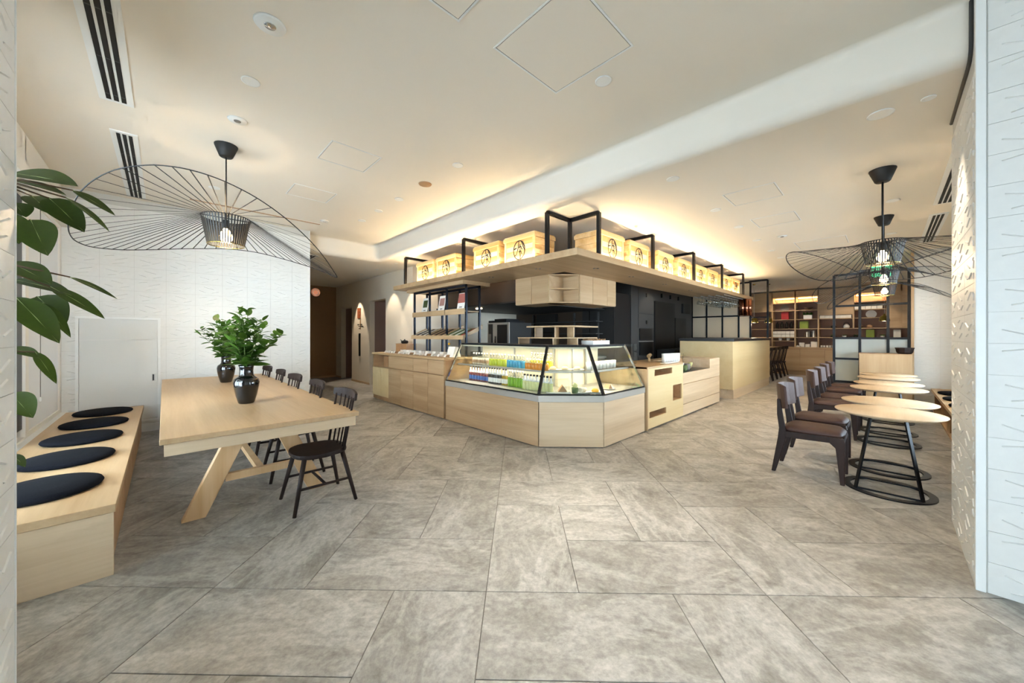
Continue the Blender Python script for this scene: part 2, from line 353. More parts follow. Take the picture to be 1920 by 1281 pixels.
wallL = struct(MB().box(-.985, 1.987, 7.606, 13.2, 0, H2-.02).box(-.985, 1.987, 7.606, 7.95, H2-.02, H1).build('wall_left', 'grout'))
clad(wallL, (-.98, 7.606, 0), (1, 0, 0), (pi/2, 0, 0), 2.967, H1)
struct(rebase(MB().box(1.985, 1.999, 7.598, 7.9, 0, H1).build('trim_1', 'white_trim')))
pilR = struct(MB().box(3.276, 4.37, -1.6, -.351, 0, H1).build('wall_right_pillar', 'grout'))
clad(pilR, (4.37, -.351, 0), (-1, 0, 0), (pi/2, 0, pi), 1.06, 3.05)
clad(pilR, (3.276, -.385, 0), (0, -1, 0), (pi/2, 0, -pi/2), 1.2, 3.4)
struct(rebase(MB().box(3.262, 3.30, -.38, -.343, 0, H1).build('trim_2', 'white_trim', bevel=.003)))
gp = [(4.37, H2-.004), (3.60, H2-.004)]+[(SX+.09-.09*sin(t)-.01, H2+.09-.09*cos(t)) for t in (0, pi/8, pi/4, 3*pi/8, pi/2)]+[(SX-.012, H1)]
struct(MB().tube([(x, -.345, z-.006) for x, z in gp], .011, 6).build('shadow_gap_strip', 'dark_grey'))  # dark strip drawn for the shade in the gap between pillar and ceiling
pilL = struct(MB().box(-1.3, -.412, 1.0, 2.3, 0, H1).build('wall_left_pillar', 'grout'))
clad(pilL, (-.412, 2.29, 0), (0, -1, 0), (pi/2, 0, pi/2), 1.29, H1)
struct(rebase(MB().box(-.43, -.404, 2.292, 2.304, 0, H1).build('trim_4', 'white_trim')))
# far end wall of the right seating bay
wallF = struct(MB().box(10.506, 10.75, -1.4, -.36, 0, H2).build('wall_right', 'grout'))
clad(wallF, (10.506, -.365, 0), (0, -1, 0), (pi/2, 0, -pi/2), .8, H2)
struct(rebase(MB().box(10.44, 10.78, -.365, -.325, 0, H2).build('trim_5', 'oak_z')))
# left window wall: pier, dark frames, panes, sill
struct(MB().box(-1.3, -.98, 5.88, 6.0, 0, H1).box(-1.3, -.98, 7.5, 7.62, 0, H1).box(-1.3, -.98, 6.0, 7.5, 0, .45).box(-1.3, -.98, 6.0, 7.5, 2.82, H1).build('wall_left_window_pier', 'white_paint'))
rb_ = thing('roller_blind', 'white roller blind with a hanging cord beside the tiled wall', 'blind', (-.99, 6.75, .45))
MB().box(-1.0, -.996, 6.0, 7.5, .45, 2.82).build('fabric', 'blind', rb_, True)
MB().cyl((-.96, 6.35, .75), (-.96, 6.35, 2.85), .003, n=6).build('cord', 'mid_grey', rb_, True)
MB().lathe([(0, 0), (.012, .01), (.009, .05), (0, .055)], (-.96, 6.35, .70), 10).build('cord_weight', 'ceramic', rb_, True)
struct(MB().box(-1.3, -.98, 2.25, 5.9, 0, .42).box(-1.3, -.98, 2.25, 5.9, 2.85, H1).build('wall_left_window', 'white_paint'))
win1 = struct(MB().box(-1.24, -1.06, 2.3, 5.88, .42, .5).box(-1.24, -1.06, 2.3, 5.88, 2.77, 2.85).build('window_1', 'black_metal'))
for k in range(5): y = 2.34+k*.75; MB().box(-1.24, -1.04, y-.03, y+.03, .5, 2.77).build('mullion', 'black_metal', win1)
MB().box(-1.24, -1.0, 5.36, 5.88, .5, 2.77).build('side_panel', 'black_metal', win1)
for k in range(4): y = 2.37+k*.75; MB().box(-1.16, -1.154, y, y+.69, .5, 2.77).build('pane', 'window_glass', win1)
struct(rebase(MB().box(-1.06, -.915, 2.4, 7.6, .36, .40).build('trim_6', 'white_trim', bevel=.004)))
struct(rebase(MB().box(-1.02, -.9, 2.3, 7.6, 2.86, 2.98).build('trim_7', 'white_paint', bevel=.004)))
# right window wall (hidden behind the pillar, lights the seating bay)
struct(MB().box(4.3, 10.75, -1.4, -1.15, 0, .42).box(4.3, 10.75, -1.4, -1.15, 2.5, H2).box(9.75, 10.75, -1.4, -1.15, .42, 2.5).build('wall_right_window', 'white_paint'))
win2 = struct(MB().box(4.4, 9.75, -1.34, -1.18, .42, .48).box(4.4, 9.75, -1.34, -1.18, 2.44, 2.5).build('window_2', 'black_metal'))
for k in range(5): x = 4.43+k*1.3225; MB().box(x-.03, x+.03, -1.34, -1.18, .48, 2.44).build('mullion', 'black_metal', win2)
for k in range(4): x = 4.46+k*1.3225; MB().box(x, x+1.2625, -1.27, -1.264, .48, 2.44).build('pane', 'window_glass', win2)
# shopfront side behind the camera: solid wall to the right rear, wide glazed opening to the left rear
struct(MB().box(-2.8, 3.3, -3.2, -3.0, 0, H1).build('wall_rear', 'white_paint'))
struct(MB().box(-2.8, -2.6, -3.2, -2.05, 0, H1).box(-2.8, -2.6, .25, 1.4, 0, H1).box(-2.8, -2.6, -2.05, .25, 2.55, H1).box(-2.8, -1.2, 1.2, 1.4, 0, H1).build('wall_shopfront', 'white_paint'))
win3 = struct(MB().box(-2.74, -2.62, -2.05, .25, 0, .06).box(-2.74, -2.62, -2.05, .25, 2.49, 2.55).build('window_3', 'black_metal'))
for k in range(3): y = -2.02+k*1.12; MB().box(-2.74, -2.62, y-.03, y+.03, .06, 2.49).build('mullion', 'black_metal', win3)
for k in range(2): y = -1.99+k*1.12; MB().box(-2.69, -2.684, y, y+1.06, .06, 2.49).build('pane', 'window_glass', win3)
# ---- corridor and kitchen shell
mb = MB()
for (y0, y1) in ((7.8, 9.26), (10.3, 11.66), (12.6, 13.2)): mb.box(4.25, 4.4, y0, y1, 0, H2)
mb.box(4.25, 4.4, 9.26, 10.3, 2.40, H2).box(4.25, 4.4, 11.66, 12.6, 2.3, H2)
struct(mb.build('wall_corridor', 'cream_wall'))
struct(MB().box(1.9, 4.6, 13.1, 13.3, 0, H2).build('wall_corridor_end', 'brown_wall'))
struct(MB().box(4.4, 5.9, 10.3, 10.4, 0, 2.4).box(5.8, 5.9, 9.0, 10.3, 0, 2.4).box(4.4, 5.9, 9.1, 9.26, 0, 2.4).box(4.4, 5.9, 9.1, 10.4, 2.4, 2.5).build('wall_doorway_room', 'plum_wall'))
struct(MB().box(4.4, 5.4, 12.6, 12.7, 0, 2.3).box(5.3, 5.4, 11.5, 12.6, 0, 2.3).box(4.4, 5.4, 11.5, 11.66, 0, 2.3).box(4.4, 5.4, 11.5, 12.7, 2.3, 2.4).build('wall_doorway_niche', 'plum_wall'))
struct(rebase(MB().box(4.42, 4.46, 9.27, 9.62, 0, 2.38).build('door_1', 'redbrown')))
for n_, (y0, y1) in enumerate(((10.3, 11.66), (12.6, 13.1))): struct(rebase(MB().box(4.238, 4.25, y0, y1, 0, .06).build('baseboard_%s' % ('right', 'right_end')[n_], 'oak_y')))
struct(rebase(MB().box(1.99, 4.25, 13.088, 13.1, 0, .06).build('baseboard_end', 'oak_x')))
struct(MB().box(4.4, 7.7, 7.8, 8.0, 0, H2).build('wall_kitchen_end', 'cream_wall'))
struct(MB().box(7.72, 7.9, 5.2, 8.0, 0, H2).build('wall_kitchen_back', 'kitchen_brown'))
struct(MB().box(7.7, 16.5, 5.2, 5.4, 0, H2).build('wall_kitchen_right', 'kitchen_dark'))
struct(MB().box(16.85, 17.2, -1.5, 5.4, 0, H2).build('wall_back', 'cream_wall'))
struct(MB().box(10.75, 17, -1.4, -1.2, 0, H2).build('wall_back_right', 'wall_tile'))

# ================================================================== LARGE FURNITURE
# ---- overhead L-shaped shelf on black hangers, with a light strip in front of the crates
shelf = thing('overhead_shelf', 'pale wood L-shaped shelf hung from the ceiling above the counters', 'shelf', (3.6, 2.6, 2.4))
L_ = [(3.6, 2.6), (11.9, 2.6), (11.9, 3.45), (4.45, 3.45), (4.45, 7.46), (3.6, 7.46)]
MB().prism(L_, 2.4, 2.487).build('board', 'oak_x', shelf, True, bevel=.003, seg=1)
def hanger(pts, w=.045):
    mb = MB()
    for a, b in zip(pts, pts[1:]): mb.bar(a, b, w)
    ob = mb.build('hanger_frame', 'black_metal', shelf, True); return ob
zt = H2-.023
cmid = (4.12, 3.1)
hanger([(3.63, 3.1, 2.487), (3.63, 3.1, zt), (cmid[0], cmid[1], zt), (cmid[0], cmid[1], 2.487)])
hanger([(4.12, 2.63, 2.487), (4.12, 2.63, zt), (4.12, 3.08, zt)])
for y in (4.94, 6.97): hanger([(3.63, y, 2.487), (3.63, y, zt), (4.4, y, zt), (4.4, y, 2.487)])
for x in (5.7, 7.49, 9.24, 11.0): hanger([(x, 2.63, 2.487), (x, 2.63, zt), (x, 3.4, zt), (x, 3.4, 2.487)])
for nm, b in (('light_strip', (3.655, 3.672, 3.15, 7.42)), ('light_strip', (4.15, 11.85, 2.655, 2.672))):
    MB().box(b[0], b[1], b[2], b[3], 2.488, 2.496).build(nm, 'led', shelf, True)
ls1 = area('shelf_light_left', (3.663-3.6, 5.28-2.6, 2.50-2.4), (pi, 0, 0), .015, 4.25, 34, (1, .76, .46), parent=shelf)
ls2 = area('shelf_light_right', (8.0-3.6, 2.663-2.6, 2.50-2.4), (pi, 0, 0), 7.7, .015, 58, (1, .76, .46), parent=shelf)
for (x, y) in ((3.95, 3.55), (4.55, 2.95), (5.6, 2.95), (6.9, 2.95), (8.2, 2.95), (3.95, 4.6)):
    MB().cyl((x-.02, y+.02, 2.402), (x-.02, y+.02, 2.392), .016, n=10).cyl((x+.02, y-.02, 2.402), (x+.02, y-.02, 2.392), .016, n=10).build('twin_spot', 'mid_grey', shelf, True)
# wooden crates with round emblem
def emblem_mesh():
    mb = MB(); N = 40; t = .11
    def stroke(pts, w):
        for a, b in zip(pts, pts[1:]): mb.bar((a[0], 0, a[1]), (b[0], 0, b[1]), w, .016, up=(0, 1, 0))
    stroke([(cos(2*pi*i/N), sin(2*pi*i/N)) for i in range(N+1)], t)
    stroke([(-.04, .98), (-.15, .4), (-.3, -.09), (-.52, -.45), (-.83, -.56)], t)
    stroke([(-.95, .16), (-.45, .28)], t)
    stroke([(.17, .62), (.17, -.98)], t)
    stroke([(-.06, .3), (.35, .36), (.40, .12), (.58, .02)], t)
    stroke([(-.06, -.2), (.35, -.14), (.40, -.38), (.56, -.5)], t)
    stroke([(.40, .9), (.62, .45), (.86, .05), (.98, -.1)], t)
    stroke([(.62, .78), (.78, .5), (.93, .3)], t)
    for i, v in enumerate(mb.v): mb.v[i] = (v[0]*.115, v[1]*.115, v[2]*.135)
    return mb.mesh('emblem', 'ink')
EMB = emblem_mesh()
def make_crate():
    t = thing('wooden_crate', '', 'crate', (0, 0, 0))      # local front faces -y
    w, d, h = .62, .44, .40
    MB().box(-w/2+.012, w/2-.012, -d/2+.018, d/2-.012, 0, h-.07).build('body', 'box_wood', t)
    for k, (z0, z1) in enumerate(((.002, .085), (.088, .17), (.173, .245), (.248, .323))): MB().box(-w/2+.04, w/2-.04, -d/2+.012, -d/2+.018, z0, z1).build('plank', ('box_wood', 'box_wood_dark', 'box_wood_pale', 'box_wood_dark')[k], t)
    for sx in (-1, 1):
        MB().box(sx*(w/2-.012)-(.02 if sx < 0 else -.0), sx*(w/2-.012)+(.0 if sx < 0 else .02), -d/2+.012, d/2-.012, .09, .15).build('side_rail', 'box_wood_pale', t)
        MB().box(sx*(w/2-.012)-(.02 if sx < 0 else -.0), sx*(w/2-.012)+(.0 if sx < 0 else .02), -d/2+.012, d/2-.012, .22, .31).build('side_rail', 'box_wood', t)
        for sy in (-1, 1): MB().box(sx*(w/2-.02)-.02, sx*(w/2-.02)+.02, sy*(d/2-.017)-.012, sy*(d/2-.017)+.012, 0, h-.06).build('corner_post', 'box_wood', t)
    lid = MB().box(-w/2-.012, w/2+.012, -d/2-.008, d/2+.008, h-.075, h-.02).build('lid', 'box_wood', t)
    MB().box(-w/2, w/2, -d/2+.004, d/2-.004, h-.02, h).build('lid_board', 'box_wood', lid)
    inst(EMB, 'emblem', t, (0, -d/2+.008, .175))
    return t
crate0 = make_crate(); first = True
crL = [3.72, 4.47, 5.615, 6.35]; crR = [4.63, 5.43, 6.42, 7.26, 8.18, 8.93, 9.92, 10.73]
for k, y in enumerate(crL):
    lb = '%s lit wooden crate with round emblem from the corner, left arm of the overhead shelf' % ORD[k]
    if first: crate0.location = (3.94, y, 2.487); crate0.rotation_euler = (0, 0, -pi/2); crate0['label'] = lb; crate0['group'] = 'crates on the overhead shelf'; first = False
    else: dup(crate0, (3.94, y, 2.487), -pi/2, lb)
for k, x in enumerate(crR): dup(crate0, (x, 2.94, 2.487), 0, '%s lit wooden crate with round emblem from the corner, right arm of the overhead shelf' % ORD[k])

# ---- glass showcase
sc_ = thing('display_showcase', 'glass-fronted chilled showcase with angled corner on a pale wood base', 'showcase', (4.2, 3.2, 0))
A0, A, B, B0 = (3.41, 5.15), (3.41, 3.055), (3.985, 2.47), (5.09, 2.47); T = .4142
def off(s_): return [(A0[0]+s_, A0[1]), (A[0]+s_, A[1]+s_*T), (B[0]+s_*T, B[1]+s_), (B0[0], B0[1]+s_)]
def band(mb, s0, s1, z0, z1, only=None, g=0):
    o0, o1 = off(s0), off(s1)
    for i in range(3):
        if only is not None and i != only: continue
        a, b, c, d = [Vector(p) for p in (o0[i], o0[i+1], o1[i+1], o1[i])]
        u = (b-a).normalized()*g
        mb.prism([tuple(a+u), tuple(b-u), tuple(c-u), tuple(d+u)], z0, z1)
    return mb
band(MB(), .03, .7, 0, .03).build('plinth', 'black', sc_, True)
for i in range(3): band(MB(), 0, .03, .012, .575, i, .006).build('front_panel', ('oak_front_y', 'oak_front_d_lit', 'oak_front_x')[i], sc_, True)
band(MB(), .02, .7, .03, .60).build('core', 'kitchen_dark', sc_, True)
for i in range(3): band(MB(), -.006, .03, .578, .658, i).build('steel_band', 'steel', sc_, True)
band(MB(), .03, .86, .60, .66).build('deck', 'steel', sc_, True)
MB().box(3.45, 4.27, 5.135, 5.15, .01, .66).box(5.075, 5.09, 2.5, 3.3, .01, .66).build('end_panel', 'oak_z', sc_, True)
band(MB(), .34, .86, 1.262, 1.285).build('top_deck', 'mid_grey', sc_, True)
band(MB(), .36, .80, 1.235, 1.262).build('light_box', 'back_panel', sc_, True)
band(MB(), .80, .82, .66, 1.24).build('back_panel', 'back_panel', sc_, True)
sh = band(MB(), .27, .78, .925, .938).build('glass_shelf', 'glass', sc_, True)
band(MB(), .255, .27, .918, .942).build('shelf_edge', 'steel', sh, True)
lo, hi = off(.012), off(.335)
for i in range(3):
    a, b, c, d = lo[i], lo[i+1], hi[i+1], hi[i]
    nrm = (Vector((*b, 0))-Vector((*a, 0))).cross(Vector((*d, 1.27))-Vector((*a, .66))).normalized()
    MB().plate([(*a, .66), (*b, .66), (*c, 1.265), (*d, 1.265)], .006, nrm).build('glass_pane', 'glass', sc_, True)
for i in (1, 2): MB().bar((*off(.004)[i], .66), (*off(.33)[i], 1.272), .034, .03).build('corner_mullion', 'black_metal', sc_, True)
for i in range(3): MB().bar((*off(.335)[i], 1.274), (*off(.335)[i+1], 1.274), .03, .026).build('top_rail', 'black_metal', sc_, True)
for i in range(3): MB().bar((*off(.012)[i], .668), (*off(.012)[i+1], .668), .016, .016).build('bottom_rail', 'black_metal', sc_, True)
for i in (0, 3): MB().bar((*off(.008)[i], .66), (*off(.33)[i], 1.272), .03, .022).build('end_mullion', 'chrome', sc_, True)
for pts in ([(3.43, 5.145), (4.22, 5.145), (3.75, 5.145)], [(5.085, 2.49), (5.085, 3.28), (5.085, 2.81)]):
    (a, b, c) = pts; nn = (0, 1, 0) if a[1] > 4 else (1, 0, 0)
    MB().plate([(*a, .66), (*b, .66), (*b, 1.262), (*c, 1.262)], .006, nn).build('end_pane', 'glass', sc_, True)
for (x, y) in ((4.19, 3.45), (4.4, 3.26), (4.2, 4.3), (4.72, 3.24)): MB().bar((x, y, .66), (x, y, 1.24), .025).build('support_post', 'steel', sc_, True)
for i, (ln, pw) in enumerate(((2.0, 11), (.62, 4), (1.0, 6.5))):
    a, b = Vector(off(.42)[i]), Vector(off(.42)[i+1]); m = (a+b)/2; ang = math.atan2(b.y-a.y, b.x-a.x)
    area('showcase_light', (m.x-4.2, m.y-3.2, 1.232), (0, 0, ang), (b-a).length*.95, .03, pw, (1, .84, .60), parent=sc_)
    a, b = Vector(off(.34)[i]), Vector(off(.34)[i+1]); m = (a+b)/2
    area('showcase_shelf_light', (m.x-4.2, m.y-3.2, .915), (0, 0, ang), (b-a).length*.92, .02, pw*.55, (1, .84, .60), parent=sc_)

# ---- left service counter
lc = thing('service_counter', 'long pale wood service counter with drawers beside the showcase', 'counter', (3.4, 6.6, 0))
MB().box(3.385, 4.22, 5.16, 8.08, .998, 1.04).build('worktop', 'oak_y', lc, True, bevel=.003, seg=1)
MB().box(3.42, 4.2, 5.17, 7.26, .02, .998).box(3.42, 4.2, 7.26, 8.07, .02, .72).box(3.8, 4.2, 7.26, 8.07, .72, .998).box(3.42, 3.8, 8.04, 8.07, .72, .998).build('carcass', 'oak_dark', lc, True)
MB().box(3.44, 3.46, 5.17, 8.0, 0, .1).build('kick_board', 'oak_y', lc, True)
for (y0, y1) in ((5.165, 5.683), (5.683, 6.203), (6.203, 7.25)): MB().box(3.388, 3.42, y0+.004, y1-.004, .748, .99).build('drawer_front', 'oak_front_y', lc, True, bevel=.002, seg=1)
for (y0, y1) in ((5.165, 5.683), (5.683, 6.203), (6.203, 6.709), (6.709, 7.25)): MB().box(3.388, 3.42, y0+.004, y1-.004, .02, .735).build('door', 'oak_front_y', lc, True, bevel=.002, seg=1)
for (y0, y1) in ((7.26, 7.66), (7.66, 8.07)): MB().box(3.40, 3.42, y0+.004, y1-.004, .10, .715).build('door', 'oak_pale', lc, True, bevel=.002, seg=1)
MB().box(3.40, 3.8, 7.26, 8.07, .715, .73).build('niche_shelf', 'oak_y', lc, True)
for (y0, y1) in ((7.3, 7.42), (7.5, 7.72)): rebase(tag(MB().box(3.5, 3.72, y0, y1, .731, .96).build('file_box', 'oak_dark'), '%s brown box standing in the open niche of the service counter' % ('narrow' if y0 < 7.4 else 'wide'), 'box'))

# ---- right counter with niches and sunken tray
rc = thing('order_counter', 'pale wood order counter with cut-out niches right of the showcase', 'counter', (6.8, 2.9, 0))
NI = [(5.37, 6.02, .80, .895), (6.05, 6.42, .34, .595), (5.20, 5.79, .18, .275)]
xs = sorted({5.14, 6.476}|{a for n in NI for a in n[:2]}); zs = sorted({.03, .92}|{a for n in NI for a in n[2:]})
mb = MB()
for x0, x1 in zip(xs, xs[1:]):
    for z0, z1 in zip(zs, zs[1:]):
        if not any(n[0] <= x0 and x1 <= n[1] and n[2] <= z0 and z1 <= n[3] for n in NI): mb.box(x0, x1, 2.45, 2.47, z0, z1)
mb.build('niche_panel', 'oak_pale', rc, True)
for n in NI: MB().box(n[0]-.01, n[1]+.01, 2.74, 2.76, n[2]-.01, n[3]+.01).box(n[0]-.012, n[0], 2.47, 2.75, n[2]-.01, n[3]+.01).box(n[1], n[1]+.012, 2.47, 2.75, n[2]-.01, n[3]+.01).box(n[0], n[1], 2.47, 2.75, n[2]-.012, n[2]).box(n[0], n[1], 2.47, 2.75, n[3], n[3]+.012).build('niche_lining', 'oak_dark', rc, True)
MB().box(5.115, 5.14, 2.44, 3.25, .012, .95).build('end_panel', 'oak_z', rc, True)
MB().box(5.115, 6.48, 2.45, 3.25, .92, .95).build('worktop', 'oak_x', rc, True, bevel=.002, seg=1)
MB().box(6.48, 8.44, 3.0, 3.25, .92, .95).build('rear_ledge', 'oak_x', rc, True)
MB().box(6.48, 8.42, 2.98, 3.0, .5, .92).build('tray_back', 'oak_dark', rc, True)
MB().box(7.84, 8.44, 2.45, 3.0, .765, .95).build('end_block', 'oak_front_x', rc, True, bevel=.002, seg=1)
MB().box(6.48, 7.84, 2.47, 2.98, .74, .765).build('sunken_tray', 'worktop_black', rc, True)
for (z0, z1) in ((.575, .765), (.225, .565), (.03, .217)): MB().box(6.48, 8.44, 2.45, 2.47, z0, z1).build('drawer_front', 'oak_front_x', rc, True, bevel=.002, seg=1)
MB().box(6.49, 8.42, 2.47, 3.24, .02, .74).box(5.15, 6.47, 2.78, 3.24, .02, .92).box(5.15, 8.42, 2.5, 3.2, 0, .02).build('carcass', 'oak_dark', rc, True)
MB().box(8.42, 8.44, 2.47, 3.25, .02, .92).build('end_panel', 'oak_z', rc, True)

# ---- bar
bar = thing('bar_counter', 'tall pale wood bar with a black top beyond the order counter', 'counter', (10.8, 2.9, 0))
MB().box(9.05, 12.66, 2.36, 3.5, .21, 1.285).build('body', 'oak_pale', bar, True, bevel=.003, seg=1)
MB().box(9.1, 12.6, 2.362, 3.45, 0, .21).build('plinth', 'oak_front_x', bar, True)
MB().box(9.04, 12.68, 2.34, 3.52, 1.285, 1.35).build('bar_top', 'worktop_black', bar, True, bevel=.004, seg=1)
for k in range(4): MB().box(12.66, 12.672, 2.36+k*.285+.003, 2.36+(k+1)*.285-.003, .21, 1.28).build('end_board', 'oak_z', bar, True)

# ---- large communal table
tb = thing('communal_table', 'large pale wood communal table with splayed trestle legs', 'table', (.6, 5.3, 0))
MB().box(-.02, 1.20, 3.13, 7.40, .735, .77).build('table_top', 'oak_y', tb, True, bevel=.002, seg=1)
MB().box(.0, 1.18, 3.15, 7.38, .655, .735).build('apron', 'oak_daylit', tb, True)
for y in (3.72, 6.85):
    for sx in (-1, 1):
        xt, xb = .60+sx*.14, .60+sx*.435
        w = .062
        MB().plate([(xb-w*1.15, y-.035, 0), (xb+w*1.15, y-.035, 0), (xt+w*1.15, y-.035, .66), (xt-w*1.15, y-.035, .66)], .07, (0, 1, 0)).build('leg', 'oak_leg', tb, True, bevel=.003, seg=1)
    MB().box(.36, .84, y-.02, y+.02, .24, .30).build('cross_rail', 'oak_leg', tb, True)
MB().box(.575, .625, 3.74, 6.83, .245, .295).build('stretcher', 'oak_leg', tb, True)

# ---- left bench with cushions
bl = thing('bench', 'pale wood storage bench under the left window', 'bench', (-.56, 5.2, 0))
MB().box(-.91, -.205, 3.18, 7.36, .372, .42).build('seat_top', 'oak_y', bl, True, bevel=.002, seg=1)
MB().box(-.91, -.215, 3.185, 3.225, 0, .37).build('end_panel', 'oak_front_x', bl, True)
MB().box(-.9, -.25, 3.225, 7.35, .01, .37).build('box', 'oak_dark', bl, True)
for k in range(4):
    y0 = 3.235+k*1.03
    dr = MB().box(-.25, -.228, y0, y0+1.015, .02, .33).build('drawer_front', 'oak_dark', bl, True)
    MB().box(-.2285, -.2265, y0+.45, y0+.56, .295, .325).build('pull_slot', 'slot_dark', dr, True)
def cushion_mesh():
    prof = [(.0, 0), (.235, 0), (.255, .008), (.262, .02), (.255, .033), (.235, .042), (.12, .05), (0, .052)]
    return MB().lathe(prof, n=40).mesh('cushion', 'cushion')
CM = cushion_mesh()
for k, y in enumerate((3.72, 4.53, 5.34, 6.15, 6.96)):
    c = bpy.data.objects.new('seat_cushion', CM); COL.objects.link(c); c.location = (-.555, y, .42)
    tag(c, '%s round dark navy cushion from the near end of the left bench' % ORD[k], 'cushion', 'round cushions on the left bench')
# ---- right bench
br = thing('bench', 'pale wood open-fronted bench below the right window', 'bench', (7.4, -.85, 0))
MB().box(4.45, 10.44, -1.14, -.575, .372, .42).build('seat_top', 'oak_x', br, True, bevel=.002, seg=1)
for k in range(6): x = 4.5+k*1.18; MB().box(x, x+.03, -1.1, -.62, 0, .372).build('divider', 'oak_dark', br, True)
MB().box(4.45, 10.44, -1.14, -1.1, 0, .372).build('back_panel', 'oak_dark', br, True)
MB().box(4.45, 10.44, -1.1, -.60, 0, .03).build('bottom_board', 'oak_x', br, True)
for k, x in enumerate((9.55, 8.75, 7.95, 7.15, 6.35)):
    c = bpy.data.objects.new('seat_cushion', CM); COL.objects.link(c); c.location = (x, -.86, .42)
    tag(c, '%s round dark cushion from the far end of the right bench' % ORD[k], 'cushion', 'round cushions on the right bench')

# ================================================================== CHAIRS AND SMALL TABLES
def windsor():
    t = thing('spindle_chair', '', 'chair')          # faces -x, origin on the floor under the seat centre
    prof = []
    N = 28; poly = []
    for i in range(N):
        a = 2*pi*i/N; x = .215*math.copysign(abs(cos(a))**.75, cos(a)); y = .225*math.copysign(abs(sin(a))**.75, sin(a)); poly.append((x*(1 if x < 0 else .98), y*(.93 if x > 0 else 1)))
    MB().prism(poly, .415, .452).build('seat', 'black_wood', t, bevel=.012)
    for sx, sy in ((-1, -1), (-1, 1), (1, -1), (1, 1)):
        MB().cyl((sx*.145, sy*.15, .425), (sx*.235, sy*.225, 0), .019, .0135, 10).build('leg', 'black_wood', t)
    for sy in (-1, 1): MB().cyl((-.195, sy*.19, .19), (.195, sy*.19, .19), .011, n=8).build('stretcher', 'black_wood', t)
    MB().cyl((0, -.19, .19), (0, .19, .19), .011, n=8).build('stretcher', 'black_wood', t)
    for k in range(6):
        y = -.19+k*.076; yt = y*1.12; r = .011 if k in (0, 5) else .0075; x0 = .165-.02*(abs(y)/.19)**2
        MB().cyl((x0, y, .44), (.245-.025*(abs(yt)/.21)**2, yt, .875), r, r*.9, 8).build('spindle', 'black_wood', t)
    mb = MB(); n = 10; V = []
    for i in range(n+1):
        y = -.265+.53*i/n; x = .255-.04*(y/.265)**2; w = .045*(1-.35*(abs(y)/.265)**3)
        V += [(x-.012, y, .89-w), (x+.012, y, .89-w), (x+.020, y, .89+w), (x-.004, y, .89+w)]
    F = []
    for i in range(n):
        for j in range(4): F.append((4*i+j, 4*i+(j+1) % 4, 4*i+4+(j+1) % 4, 4*i+4+j))
    F += [(3, 2, 1, 0), tuple(4*n+j for j in range(4))]
    mb.add(V, F); mb.build('crest_rail', 'black_wood', t, bevel=.004, seg=1)
    return t
w0 = windsor(); WY = (3.42, 4.30, 5.16, 6.0, 6.84)
for k, y in enumerate(WY):
    lb = '%s dark spindle-back chair from the near end of the communal table' % ORD[k]
    if k == 0: w0.location = (.965, y, 0); w0['label'] = lb; w0['group'] = 'spindle chairs along the communal table'
    else: dup(w0, (.965+.01*(k % 2), y, 0), .03*(-1)**k, lb)
for k in range(5): dup(w0, (13.35+.62*k, 2.72, 0), -pi/2, '%s dark spindle-back high chair from the bar end, in the back room' % ORD[k], 'high chairs past the bar', 1.12)

